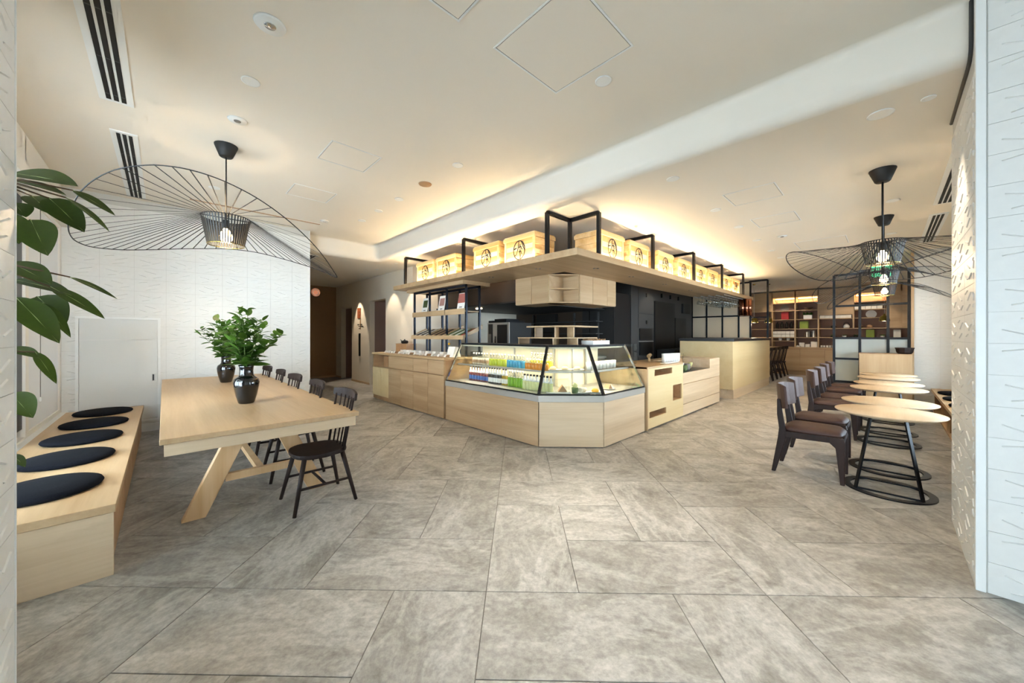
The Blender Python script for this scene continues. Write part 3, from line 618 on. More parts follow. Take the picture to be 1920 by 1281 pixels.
def diner():
    t = thing('dining_chair', '', 'chair')           # faces -y
    for sx in (-1, 1):
        x = sx*.205
        # rear leg + post, front leg, side rail cut as one flowing frame side
        MB().plate([(x-.014, .31, 0), (x-.014, .275, 0), (x-.014, .185, .36), (x-.014, .185, .44), (x-.014, .215, .62), (x-.014, .235, .76), (x-.014, .262, .76), (x-.014, .262, .60), (x-.014, .245, .46), (x-.014, .255, .36)], .028, (1, 0, 0)).build('rear_leg', 'dark_wood', t, bevel=.005, seg=1)
        MB().plate([(x-.014, -.26, 0), (x-.014, -.228, 0), (x-.014, -.195, .34), (x-.014, -.15, .385), (x-.014, -.15, .445), (x-.014, -.25, .445), (x-.014, -.262, .40)], .028, (1, 0, 0)).build('front_leg', 'dark_wood', t, bevel=.005, seg=1)
        MB().plate([(x-.012, -.16, .385), (x-.012, .20, .37), (x-.012, .20, .435), (x-.012, -.16, .445)], .024, (1, 0, 0)).build('side_rail', 'dark_wood', t, bevel=.004, seg=1)
    MB().box(-.19, .19, -.255, -.235, .385, .44).box(-.19, .19, .19, .21, .38, .43).build('cross_rail', 'dark_wood', t)
    mb = MB(); n = 10; V = []; 
    for i in range(n+1):
        for j in range(n+1):
            u, v = -1+2*i/n, -1+2*j/n
            k = max(abs(u), abs(v)); e = 1-.12*(u*u*v*v)
            V.append((u*.225*e, v*.245*e-.015, .475+.022*(1-u**6)*(1-v**6)-.012*(k > .99)))
    F = [(i*(n+1)+j, (i+1)*(n+1)+j, (i+1)*(n+1)+j+1, i*(n+1)+j+1) for i in range(n) for j in range(n)]
    o = len(V); rim = [i*(n+1) for i in range(n+1)]+[n*(n+1)+j for j in range(1, n+1)]+[i*(n+1)+n for i in range(n-1, -1, -1)]+[j for j in range(n-1, 0, -1)]
    V += [(V[i][0]*.97, V[i][1]*.97, .438) for i in rim]
    F += [(rim[i], o+i, o+(i+1) % len(rim), rim[(i+1) % len(rim)]) for i in range(len(rim))]+[tuple(o+i for i in range(len(rim)))]
    mb.add(V, F, True); mb.build('seat_cushion', 'leather', t)
    mb = MB(); n = 8; V = []
    for i in range(n+1):
        u = -1+2*i/n; x = u*.225; yb = .225-.05*(1-u*u)*-1
        hh = .14*(1-.12*u**4)
        V += [(x, yb-.05*u*u-.012, .79-hh), (x, yb-.05*u*u+.010, .79-hh), (x, yb-.05*u*u+.028, .79+hh*.86), (x, yb-.05*u*u+.008, .79+hh*.86)]
    F = []
    for i in range(n):
        for j in range(4): F.append((4*i+j, 4*i+(j+1) % 4, 4*i+4+(j+1) % 4, 4*i+4+j))
    F += [(3, 2, 1, 0), tuple(4*n+j for j in range(4))]
    mb.add(V, F); mb.build('backrest', 'leather', t, bevel=.008)
    return t
TX = (4.79, 5.53, 6.91, 7.65, 8.62, 9.36)
d0 = diner()
for k, x in enumerate(TX):
    lb = '%s brown leather chair from the front, pulled up to the round tables' % ORD[k]
    if k == 0: d0.location = (x+.035, .535, 0); d0['label'] = lb; d0['group'] = 'brown chairs at the round tables'
    else: dup(d0, (x, .53+.012*((k*5) % 3), 0), .02*(-1)**k, lb)

def cafe_table():
    t = thing('cafe_table', '', 'table')
    MB().lathe([(0, .69), (.32, .69), (.357, .706), (.365, .714), (.363, .72), (0, .72)], n=64).build('table_top', 'oak_daylit', t)
    ring = MB(); N = 56; V = []
    for i in range(N):
        a = 2*pi*i/N; cx_, cy_ = .07*0, 0
        for r, z in ((.305, 0), (.305, .012), (.252, .012), (.252, 0)): V.append((r*cos(a), r*sin(a), z))
    F = [(4*i+j, 4*i+(j+1) % 4, 4*((i+1) % N)+(j+1) % 4, 4*((i+1) % N)+j) for i in range(N) for j in range(4)]
    ring.add(V, F); ring.build('base_ring', 'black_metal', t)
    P = [radians(a) for a in (50, 130, 230, 310)]
    for a in P: MB().bar((.272*cos(a), .272*sin(a), .006), (.14*cos(a), .14*sin(a), .69), .026, .014).build('leg', 'black_metal', t)
    for i in (1, 3):
        a, b = P[i], P[(i+1) % 4]
        MB().bar((.272*cos(a), .272*sin(a), .018), (.272*cos(b), .272*sin(b), .018), .014).build('brace', 'black_metal', t)
    MB().lathe([(0, .678), (.17, .678), (.17, .69), (0, .69)], n=24).build('top_plate', 'black_metal', t)
    return t
c0 = cafe_table()
for k, x in enumerate(TX):
    lb = '%s round pale wood cafe table from the front, on a black ring base' % ORD[k]
    if k == 0: c0.location = (x, -.005, 0); c0['label'] = lb; c0['group'] = 'round cafe tables along the right bench'
    else: dup(c0, (x, -.005, 0), None, lb)

# ================================================================== PENDANT LAMPS
TAB = [(-170, 2.33), (-154, 2.53), (-136, 2.67), (-120, 2.727), (-107, 2.722), (-96, 2.679), (-84, 2.60), (-73, 2.50), (-58, 2.348), (-45, 2.218), (-34, 2.12), (-20, 2.09), (-5, 2.13), (11, 2.218), (29, 2.326), (50, 2.44), (67, 2.515), (84, 2.525), (105, 2.455), (121, 2.378), (138, 2.30), (158, 2.245), (175, 2.25)]
def rimz(a):
    a = (math.degrees(a)+180) % 360-180; T_ = [(TAB[-1][0]-360, TAB[-1][1])]+TAB+[(TAB[0][0]+360, TAB[0][1])]
    for (a0, z0), (a1, z1) in zip(T_, T_[1:]):
        if a0 <= a <= a1: return z0+(z1-z0)*(a-a0)/(a1-a0)
def rimsm(a): return sum(rimz(a+radians(k*4))*w for k, w in ((-2, .1), (-1, .2), (0, .4), (1, .2), (2, .1)))-2.36
def pendant(label, loc, R, k, ceilz, rot, power, grp):
    t = thing('pendant_lamp', label, 'lamp', loc, rot, grp); z0 = loc[2]
    N = 60
    MB().tube([(R*cos(2*pi*i/120), R*sin(2*pi*i/120), rimsm(2*pi*i/120)*k) for i in range(120)], .0045*(.6+.4*k), 6, True).build('rim', 'wire_black', t)
    rt, rb, ht = .205*k, .155*k, .28*k
    for i in range(N):
        a = 2*pi*i/N
        MB().bar((rt*cos(a), rt*sin(a), ht), (R*cos(a), R*sin(a), rimsm(a)*k), .0085*k, .002).build('rib', 'wire_black', t)
    cr = MB(); 
    for i in range(48):
        a = 2*pi*i/48; cr.bar((rt*cos(a), rt*sin(a), ht), (rb*cos(a), rb*sin(a), 0), .011*k, .002, up=(cos(a), sin(a), 0))
    cr.build('crown', 'wire_black', t)
    MB().tube([(rt*cos(2*pi*i/48), rt*sin(2*pi*i/48), ht) for i in range(48)], .005*k, 6, True).build('crown_ring', 'wire_black', t)
    MB().tube([(rb*cos(2*pi*i/48), rb*sin(2*pi*i/48), 0) for i in range(48)], .005*k, 6, True).build('crown_ring', 'brass', t)
    MB().cyl((0, 0, .17*k), (0, 0, .26*k), .028).build('socket', 'wire_black', t)
    MB().bar((-rt, 0, ht), (rt, 0, ht), .008).bar((0, -rt, ht), (0, rt, ht), .008).build('spider', 'wire_black', t)
    MB().lathe([(0, .03*k), (.03*k, .036*k), (.052*k, .06*k), (.056*k, .09*k), (.045*k, .125*k), (.024*k, .16*k), (.02*k, .175*k)], n=20).build('bulb', 'bulb', t)
    MB().cyl((0, 0, .25*k), (0, 0, ceilz-z0-.1), .006 if k > .9 else .008, n=8).build('cord', 'wire_black', t)
    MB().lathe([(0, ceilz-z0-.125), (.05, ceilz-z0-.125), (.058, ceilz-z0-.118), (.10, ceilz-z0-.01), (.10, ceilz-z0-.001), (0, ceilz-z0-.001)], n=28).build('canopy', 'wire_black', t)
    l = bpy.data.lights.new('bulb_light', 'POINT'); l.energy = power; l.color = (1, .72, .42); l.shadow_soft_size = .05
    o = bpy.data.objects.new('bulb_light', l); COL.objects.link(o); o.parent = t; o.location = (0, 0, -.03)
    return t
pendant('large black wire brim pendant lamp above the communal table', (.468, 4.78, 2.36), 1.04, 1.0, H1, 0, 22, 'wire brim pendants')
for n_, (x, rot) in enumerate(((5.12, pi), (7.15, radians(90)), (9.15, radians(105)))):
    pendant(('nearest', 'middle', 'farthest')[n_]+' black wire brim pendant lamp in the row above the round tables', (x, .03, 2.125), .76, .78, H2, rot, 12, 'wire brim pendants')

# ================================================================== PLANTS
def leaf_mesh(L, w, fold=.18, droop=.25, n=8, mat='spray_leaf', rib=True, tip=1.0):
    mb = MB(); V = []
    for i in range(n+1):
        u = i/n; ww = w/2*(sin(pi*u**.8)**.8 if 0 < u < 1 else 0)*(1 if tip == 1 else (1-u*.3)); z = -droop*L*u*u
        V += [(u*L, -ww, z+ww*fold), (u*L, 0, z), (u*L, ww, z+ww*fold)]
    F = []
    for i in range(n): F += [(3*i, 3*i+3, 3*i+4, 3*i+1), (3*i+1, 3*i+4, 3*i+5, 3*i+2)]
    mb.add(V, F, True)
    return mb.mesh('leaf', mat)
SL = [leaf_mesh(.115, .05, droop=.15), leaf_mesh(.10, .042, droop=.35), leaf_mesh(.125, .056, droop=.05)]
def orient(o, d, up=(0, 0, 1), roll=0):
    d = Vector(d).normalized(); up = Vector(up)
    y = up.cross(d); y = y.normalized() if y.length > 1e-3 else Vector((0, 1, 0)); z = d.cross(y)
    m = Matrix((d, y, z)).transposed(); o.rotation_euler = (m @ Matrix.Rotation(roll, 3, 'X')).to_euler()
def vase_with_spray(x, y, which, seed):
    z = .77; rnd = random.Random(seed)
    v = rebase(MB().lathe([(0, 0), (.058, 0), (.066, .01), (.085, .08), (.100, .16), (.104, .20), (.095, .235), (.07, .255), (.058, .27), (.054, .31), (.057, .345), (.066, .368), (.060, .368), (.05, .34), (.048, .28), (0, .27)], (x, y, z), 40).build('vase', 'vase'))
    tag(v, 'glossy black vase on the communal table, the %s of two' % which, 'vase', 'black vases on the communal table')
    t = thing('leafy_branches', 'spray of green leafy branches in the %s black vase' % which, 'plant', (x, y, z+.30), 0, 'leafy sprays')
    for k in range(18):
        a = 2*pi*k/18+rnd.uniform(-.2, .2); sp = rnd.uniform(.14, .33) if k % 3 else rnd.uniform(.0, .1); hh = rnd.uniform(.46, .62)-sp*.5
        P = [Vector((.02*cos(a), .02*sin(a), -.25)), Vector((.03*cos(a), .03*sin(a), .06))]
        for u in (.35, .7, 1): P.append(Vector((.03*cos(a)+sp*cos(a)*u**1.3, .03*sin(a)+sp*sin(a)*u**1.3, .06+(hh-.06)*u)))
        P[0] = Vector((-.02*cos(a), -.02*sin(a), -.02))
        MB().tube(P, [.0035, .0035, .003, .0025, .0015], 5).build('stem', 'green_stem', t)
        nl = 16
        for i in range(nl):
            u = .03+.97*i/(nl-1); seg = 1+min(2, int(u*3)); f_ = min(1, u*3-(seg-1)); p = P[seg].lerp(P[seg+1], f_)
            aa = a+i*2.4+rnd.uniform(-.4, .4); el = rnd.uniform(-.1, .6)+.35*u
            o = inst(SL[rnd.randrange(3)], 'leaf', t, p); orient(o, (cos(aa)*cos(el), sin(aa)*cos(el), sin(el)), roll=rnd.uniform(-.5, .5))
            s_ = rnd.uniform(.95, 1.4)*(1-.25*u); o.scale = (s_,)*3
vase_with_spray(.571, 4.265, 'nearer', 3); vase_with_spray(.622, 6.35, 'farther', 11)

# ficus standing in the corner behind the left pillar
fic = thing('potted_ficus', 'broad-leaved potted ficus beside the left pillar', 'plant', (-.64, 2.68, 0))
MB().lathe([(0, 0), (.12, 0), (.15, .3), (.16, .34), (.145, .34), (.14, .3), (0, .3)], n=28).build('pot', 'pot', fic)
MB().lathe([(0, .295), (.14, .295), (0, .3)], n=20).build('soil', 'soil', fic)
trunk = [(0, 0, .3), (.02, -.01, .8), (.0, .0, 1.3), (.03, -.02, 1.7), (.05, -.03, 2.05)]
MB().tube(trunk, [.022, .02, .017, .014, .010], 8).build('trunk', 'bark', fic)
TK = [Vector(p)+fic.location for p in trunk]
LV = [  # leaf base, leaf tip, width, roll
 ((-0.494, 2.726, 2.147), (-0.276, 2.349, 2.075), 0.095, 0.5), ((-0.516, 2.831, 2.142), (-0.314, 2.469, 2.06), 0.05, 0.2), ((-0.289, 2.501, 2.062), (-0.152, 2.257, 1.947), 0.034, 0.3), ((-0.308, 2.491, 2.022), (-0.155, 2.232, 1.874), 0.034, -0.5), ((-0.37, 2.607, 2.035), (-0.247, 2.321, 1.874), 0.085, 0.7), ((-0.452, 2.824, 2.083), (-0.369, 2.578, 1.98), 0.075, 0.6), ((-0.498, 2.785, 2.03), (-0.441, 2.647, 1.956), 0.07, 0.4), ((-0.424, 2.63, 1.932), (-0.351, 2.394, 1.767), 0.1, 0.9), ((-0.503, 2.734, 1.748), (-0.348, 2.446, 1.66), 0.085, 0.4), ((-0.509, 2.824, 1.68), (-0.292, 2.434, 1.624), 0.07, 0.2), ((-0.302, 2.54, 1.681), (-0.147, 2.294, 1.598), 0.022, 0.1), ((-0.361, 2.57, 1.635), (-0.182, 2.258, 1.515), 0.045, 0.3), ((-0.428, 2.774, 1.603), (-0.318, 2.5, 1.488), 0.1, 0.8), ((-0.462, 2.639, 1.581), (-0.31, 2.312, 1.414), 0.085, 0.6), ((-0.386, 2.594, 1.564), (-0.278, 2.351, 1.431), 0.035, 0.2), ((-0.488, 2.693, 1.366), (-0.387, 2.526, 1.335), 0.045, 0.3), ((-0.405, 2.584, 1.348), (-0.321, 2.392, 1.234), 0.035, 0.3), ((-0.488, 2.693, 1.163), (-0.402, 2.499, 1.086), 0.075, 0.7), ((-0.485, 2.689, 0.893), (-0.429, 2.566, 0.864), 0.03, 0.3), ((-0.526, 2.868, 1.995), (-0.464, 2.67, 1.843), 0.08, 0.5), ((-0.553, 2.963, 1.598), (-0.433, 2.709, 1.515), 0.09, 0.5)]
for i, (b_, e_, w_, roll) in enumerate(LV):
    p, q = Vector(b_), Vector(e_); L__ = (q-p).length
    me = leaf_mesh(1, w_/L__*1.25, .25, .08, 12, 'ficus_leaf'); 
    o = inst(me, 'leaf', fic, p-fic.location); orient(o, q-p, up=(Vector((0, 0, 1.42))-(p+q)/2).normalized()*.9+Vector((0, 0, .55)), roll=(roll-.45)*.6); o.scale = (L__,)*3
    rb = MB().tube([(.0, 0, .002), (.5, 0, -.018), (.98, 0, -.075)], [.0045, .0035, .0015], 4).build('midrib', 'midrib', o)
    # petiole / twig back to the trunk
    tk = min(TK, key=lambda v: (v-p-Vector((0, 0, -.12))).length)
    MB().tube([tk, (tk+p)/2+Vector((0, 0, .03)), p], [.007, .005, .003], 5).build('twig', 'bark', fic, True)

# ================================================================== CEILING FIXTURES
def downlight(label, x, y, z, r=.05, target=None, power=0, cone=70, blend=.5, tint=WARM, grp='recessed downlights'):
    t = thing('downlight', label, 'light', (x, y, z), 0, grp)
    MB().lathe([(r, -.001), (r*1.25, -.001), (r*1.25, -.006), (r*1.05, -.008), (r, -.006)], n=24).build('trim_ring', 'white_trim', t)
    MB().lathe([(r, -.004), (r*.75, .0005), (0, -.001)], n=24).build('reflector', 'reflector', t)
    MB().lathe([(0, -.005), (r*.5, -.005), (r*.5, -.002), (0, -.002)], n=16).build('lens', 'lens', t)
    if power:
        l = bpy.data.lights.new('downlight_beam', 'SPOT'); l.energy = power; l.color = tint; l.spot_size = radians(cone); l.spot_blend = blend; l.shadow_soft_size = .03
        o = bpy.data.objects.new('downlight_beam', l); COL.objects.link(o); o.parent = t; o.location = (0, 0, -.02)
        if target: o.rotation_euler = (Vector(target)-Vector((x, y, z))).to_track_quat('-Z', 'Y').to_euler()
    return t
for k, (x, y) in enumerate(((2.46, 1.53), (2.46, 3.46), (2.46, 4.92), (2.46, 5.61), (2.46, 6.28))):
    downlight('%s downlight from the front in the row before the ceiling step' % ORD[k], x, y, H1, .05, (2.0, 1.1, 0) if k == 0 else None, (330, 20, 26, 28, 28)[k], (66, 75, 75, 75, 75)[k], 1.0, (1, .93, .84) if k == 0 else (1, .78, .52))
for k, (x, y) in enumerate(((.487, 3.436), (.487, 6.25))):
    downlight('%s downlight from the front in the row over the communal table' % ORD[k], x, y, H1, .05, (.5, y+(1.2 if k else 0), 0), (26, 34)[k], 60)
for k, x in enumerate((3.835, 5.195, 6.25, 7.35, 8.46, 9.36, 10.53)):
    downlight('%s downlight from the front in the row between bar and round tables' % ORD[k], x, 1.555, H2, .05, None, 30 if k == 0 else (50 if k < 3 else 70), 75, .8, (1, .78, .52))
downlight('large round downlight in the low ceiling near the right pillar', 3.82, .033, H2, .06, (3.95, -.40, 1.0), 70, 60)
for k, x in enumerate((6.38, 8.42)): downlight('%s downlight in the row over the round tables' % ORD[k], x, -.05, H2, .05, None, 40, 70)
for k, (x, y) in enumerate(((3.81, 7.76), (3.81, 8.78), (3.81, 9.75), (3.81, 11.0))):
    downlight('%s small downlight from the front in the corridor ceiling' % ORD[k], x, y, H2, .035, ((4.3, y, .3) if k < 2 else (4.25, y, 1.1)) if k != 2 else None, (60, 60, 16, 110)[k], (60, 60, 60, 46)[k], .35)
for k, (x, y) in enumerate(((12.2, 1.2), (14.0, 1.6), (14.2, 3.6), (15.4, 2.6), (15.2, .6))): downlight('%s downlight from the front in the back room ceiling' % ORD[k], x, y, H2, .04, (x+1.3, y, 1.2) if k > 2 else None, 45, 80)
for k, (x, y) in enumerate(((4.6, 5.4), (4.62, 7.5), (9.5, 4.0))): downlight('%s downlight in the kitchen ceiling' % ORD[k], x, y, H2, .04, None, 40, 100)
downlight('downlight close to the right pillar washing its warm side', 3.80, -.20, H2, .03, (3.86, -.36, 1.6), 11, 38, .5)
def disc(name, label, cat, x, y, z, r, mat, inner=None):
    t = thing(name, label, cat, (x, y, z)); MB().lathe([(0, -.012), (r*.9, -.012), (r, -.001), (0, -.001)], n=28).build('cover', mat, t)
    if inner: MB().lathe([(0, -.018), (r*.35, -.016), (r*.38, -.011), (0, -.011)], n=20).build('sensor', inner, t)
    return t
disc('emergency_light', 'large round emergency light plate at the upper left of the ceiling', 'light', .487, 2.724, H1, .09, 'white_trim', 'reflector')
disc('smoke_detector', 'round white smoke detector behind the emergency light', 'detector', .487, 4.142, H1, .075, 'white_trim', 'mid_grey')
disc('ceiling_speaker', 'round beige ceiling speaker in the downlight row before the step', 'speaker', 2.46, 4.19, H1, .085, 'oak_dark')
disc('smoke_detector', 'small round smoke detector in the low ceiling above the order counter', 'detector', 7.35, 1.20, H2, .07, 'white_trim', 'mid_grey')
disc('ceiling_sensor', 'small white ceiling sensor beyond the wire brim lamp', 'detector', 2.0, 6.75, H1, .07, 'white_trim', 'ceramic')
def hatch(label, x0, x1, y0, y1, z):
    t = thing('ceiling_hatch', label, 'hatch', ((x0+x1)/2, (y0+y1)/2, z), 0, 'ceiling hatches'); w = .012
    MB().box(x0, x1, y0, y0+w, z-.004, z-.0005).box(x0, x1, y1-w, y1, z-.004, z-.0005).box(x0, x0+w, y0+w, y1-w, z-.004, z-.0005).box(x1-w, x1, y0+w, y1-w, z-.004, z-.0005).build('frame', 'white_trim', t, True)
    MB().box(x0+w+.005, x1-w-.005, y0+w+.005, y1-w-.005, z-.003, z-.0005).build('panel', 'ceiling_paint', t, True)
    MB().box(x0+w, x1-w, y0+w, y1-w, z-.0012, z-.0004).build('gap', 'mid_grey', t, True)
hatch('largest square ceiling hatch at the top middle of the high ceiling', 1.63, 2.31, 1.20, 1.88, H1)
hatch('square ceiling hatch cut by the top edge, left of the largest hatch', .66, 1.34, 1.19, 1.875, H1)
hatch('nearer ceiling hatch beside the large wire brim lamp', 1.225, 1.75, 3.90, 4.41, H1); hatch('farther ceiling hatch beside the large wire brim lamp', 1.22, 1.75, 5.34, 5.82, H1)
hatch('nearest hatch in the low ceiling over the right seating', 4.70, 5.22, .83, 1.34, H2); hatch('second hatch in the low ceiling over the right seating', 5.98, 6.53, .84, 1.35, H2); hatch('farthest hatch in the low ceiling over the right seating', 8.02, 8.72, .46, 1.15, H2)
def vent(label, x0, x1, y0, y1, z, n=3, grp='slot vents'):
    t = thing('slot_vent', label, 'vent', ((x0+x1)/2, (y0+y1)/2, z), 0, grp); lx = (x1-x0) < (y1-y0); w = (x1-x0) if lx else (y1-y0)
    MB().box(x0, x1, y0, y1, z-.010, z-.0005).build('frame', 'white_trim', t, True)
    for i in range(n):
        a = w*(.17+.66/n*(i+.17)); b = w*(.17+.66/n*(i+.83))
        bx = (x0+a, x0+b, y0+.04, y1-.04) if lx else (x0+.04, x1-.04, y0+a, y0+b)
        sl = MB().box(*bx, z-.0125, z-.0095).build('slot', 'slot_dark', t, True)
        Ln = (bx[3]-bx[2]) if lx else (bx[1]-bx[0])
        for k in range(1, int(Ln/.55)+1):
            c = k*.55
            bb = (bx[0], bx[1], bx[2]+c-.006, bx[2]+c+.006) if lx else (bx[0]+c-.006, bx[0]+c+.006, bx[2], bx[3])
            MB().box(*bb, z-.014, z-.012).build('slot_bridge', 'dark_grey', sl, True)
vent('nearer black slot vent in the ceiling along the left window', -.385, -.185, 1.6, 4.53, H1); vent('farther black slot vent in the ceiling along the left window', -.375, -.185, 5.15, 7.46, H1)
vent('nearer black slot vent in the ceiling along the right window', 4.5, 6.95, -.58, -.40, H2); vent('farther black slot vent in the ceiling along the right window', 7.5, 9.62, -.575, -.40, H2)
t = thing('line_diffuser', 'thin beige line diffuser in the ceiling in front of the tiled wall', 'vent', (1.15, 7.01, H1))
MB().box(.25, 2.02, 6.97, 7.05, H1-.006, H1-.0005).build('frame', 'ceiling_paint', t, True)
for k in range(3): MB().box(.27, 2.0, 6.98+k*.023, 6.993+k*.023, H1-.008, H1-.005).build('slot', 'oak_dark', t, True)
vent('short dark slot vent at the corridor ceiling by the tiled wall corner', 2.05, 2.3, 8.1, 8.9, H2, 3)

# ================================================================== WALL CABINET, CORRIDOR DETAILS
wc = thing('wall_cabinet', 'white flush wall cabinet door in the tiled wall behind the bench', 'cabinet', (-.44, 7.6, .15))
x0, x1, z0, z1 = -.86, -.035, .16, 1.68
MB().box(x0, x0+.03, 7.575, 7.61, z0, z1).box(x1-.03, x1, 7.575, 7.61, z0, z1).box(x0+.03, x1-.03, 7.575, 7.61, z1-.03, z1).box(x0+.03, x1-.03, 7.575, 7.61, z0, z0+.03).build('frame', 'white_trim', wc, True)
MB().box(x0+.033, x1-.033, 7.583, 7.605, 1.36, z1-.033).build('upper_panel', 'cabinet_white', wc, True)
dr = MB().box(x0+.033, x1-.033, 7.583, 7.605, z0+.033, 1.352).build('door', 'cabinet_white', wc, True)
MB().box(-.128, -.082, 7.580, 7.5835, .74, .85).build('pull', 'steel', dr, True); MB().box(-.122, -.102, 7.5785, 7.581, .75, .84).build('pull_slot', 'dark_grey', dr, True)
struct(rebase(MB().box(-.98, 1.98, 7.59, 7.606, 0, .12).build('baseboard_left', 'white_trim')))
sg = thing('wall_sign', 'lit wall sign with a brown plaque above dark lettering in the corridor', 'sign', (4.25, 11.0, 1.5))
MB().box(4.235, 4.25, 10.93, 11.17, 1.93, 2.245).build('plaque', 'redbrown', sg, True)
MB().box(4.243, 4.25, 10.93, 11.0, 1.60, 1.93).build('stroke', 'brown_wall', sg, True)
for z, ws in ((1.745, ((11.17, 11.13), (11.10, 11.06), (11.03, 10.99), (10.96, 10.83))), (1.69, ((11.08, 11.05), (11.02, 10.90), (10.88, 10.75))), (1.625, ((11.08, 11.05), (11.02, 10.93)))):
    for (a, b) in ws: MB().box(4.243, 4.25, b, a, z-.012, z+.012).build('lettering', 'ink', sg, True)
tag(rebase(MB().box(4.22, 4.25, 10.96, 11.04, .80, 1.48).build('door_pull', 'black_metal')), 'tall black bar handle on the corridor wall below the sign', 'handle')
sg = thing('hanging_sign', 'round orange sign on a bracket at the tiled wall corner', 'sign', (2.12, 8.2, 2.5))
MB().cyl((2.0, 8.2, 2.31), (2.16, 8.2, 2.31), .012).build('bracket', 'brass', sg, True)
pl_ = MB().cyl((2.26, 8.19, 2.31), (2.26, 8.21, 2.31), .085, n=28).build('disc', 'copper', sg, True)
MB().tube([(2.26+.055*cos(a), 8.187, 2.31+.055*sin(a)) for a in [i*2*pi/20 for i in range(20)]], .004, 5, True).build('emblem', 'paper', pl_, True)

# ================================================================== RACK ON THE SERVICE COUNTER
rk = thing('display_rack', 'dark metal rack with slanted wooden trays above the service counter', 'rack', (4.0, 6.05, 1.04))
MB().box(3.78, 4.4, 5.16, 7.2, 2.33, 2.399).build('head_board', 'oak_y', rk, True)
ys = (5.19, 5.80, 6.41, 7.02)
for y in ys:
    for x in (3.87, 4.17): MB().box(x-.015, x+.015, y-.02, y+.02, 1.04, 2.33).build('post', 'blue_black_metal', rk, True)
MB().box(3.855, 3.885, 5.17, 7.04, 2.29, 2.33).box(4.155, 4.185, 5.17, 7.04, 2.29, 2.33).build('top_rail', 'blue_black_metal', rk, True)
for k in range(3):
    y0, y1 = ys[k]+.012, ys[k+1]-.012
    MB().box(3.83, 4.2, y0-.02, y1+.02, 1.845, 1.86).box(3.82, 3.838, y0-.02, y1+.02, 1.80, 1.90).build('shelf_tray', 'oak_y', rk, True)
    tr = MB().plate([(3.80, y0, 1.36), (4.25, y0, 1.54), (4.25, y0, 1.56), (3.80, y0, 1.38)], y1-y0, (0, 1, 0)).plate([(3.79, y0-.02, 1.345), (3.81, y0-.02, 1.345), (3.81, y0-.02, 1.42), (3.79, y0-.02, 1.42)], y1-y0+.04, (0, 1, 0)).build('slanted_tray', 'oak_y', rk, True)
    for e in (y0-.012, y1): MB().plate([(3.80, e, 1.36), (4.25, e, 1.54), (4.25, e, 1.62), (3.80, e, 1.42)], .012, (0, 1, 0)).build('tray_side', 'oak_y', tr, True)
plain('poster_green', '3f4a22', .6); plain('poster_pink', 'b08378', .6); plain('poster_red', 'b4685c', .6)
for k, (y, m_) in enumerate(((6.62, 'poster_green'), (6.0, 'poster_pink'), (5.36, 'poster_red'))):
    c = thing('menu_card', ('white card with a picture of green leaves', 'white card with a pale pink picture', 'white card with a red picture')[k]+' on the rack top shelf', 'card', (3.86, y, 1.861))
    MB().plate([(3.86, y-.11, 1.861), (3.86, y+.11, 1.861), (3.92, y+.11, 2.19), (3.92, y-.11, 2.19)], .004, (1, 0, 0)).build('sheet', 'paper', c, True)
    a, b = (.40, .85) if k < 2 else (.45, .97)
    xx = lambda u: 3.859+.06*u
    MB().plate([(xx(a)-.002, y-(.08 if k < 2 else .105), 1.861+.33*a), (xx(a)-.002, y+(.08 if k < 2 else .105), 1.861+.33*a), (xx(b)-.002, y+(.08 if k < 2 else .105), 1.861+.33*b), (xx(b)-.002, y-(.08 if k < 2 else .105), 1.861+.33*b)], .002, (1, 0, 0)).build('picture', m_, c, True)
    for q in range(2): MB().plate([(xx(.1+.1*q)-.002, y-.04, 1.861+.33*(.1+.1*q)), (xx(.1+.1*q)-.002, y+.04, 1.861+.33*(.1+.1*q)), (xx(.14+.1*q)-.002, y+.04, 1.861+.33*(.14+.1*q)), (xx(.14+.1*q)-.002, y-.04, 1.861+.33*(.14+.1*q))], .002, (1, 0, 0)).build('text_line', 'ink', c, True)
# goods lying in the slanted trays
plain('tea_red', 'c8463a', .5); plain('tea_dark', '3b2c22', .6); plain('tea_green', '5c7040', .6); plain('tea_white', 'e6e2d6', .6)
cols = (('tea_dark', 'tea_white'), ('oak_dark', 'tea_dark'), ('tea_white', 'tea_green'))
slot_n = 0
for k in range(3):
    for q in range(6):
        y = ys[2-k]+.08+q*.095; u0, u1 = (.15, .8)
        X0, X1 = 3.80+.45*u0, 3.80+.45*u1; Z0, Z1 = 1.38+.18*u0, 1.38+.18*u1
        ob = MB().plate([(X0, y, Z0+.001), (X1, y, Z1+.001), (X1-.006, y, Z1+.022), (X0-.006, y, Z0+.022)], .06, (0, 1, 0)).build('tea_packet', cols[k][q % 2] if not (k == 2 and q == 0) else 'tea_red')
        tag(rebase(ob), '%s packet from the left in the %s slanted tray of the rack' % (ORD[5-q], ('left', 'middle', 'right')[k]), 'packet', 'packets in the slanted trays')
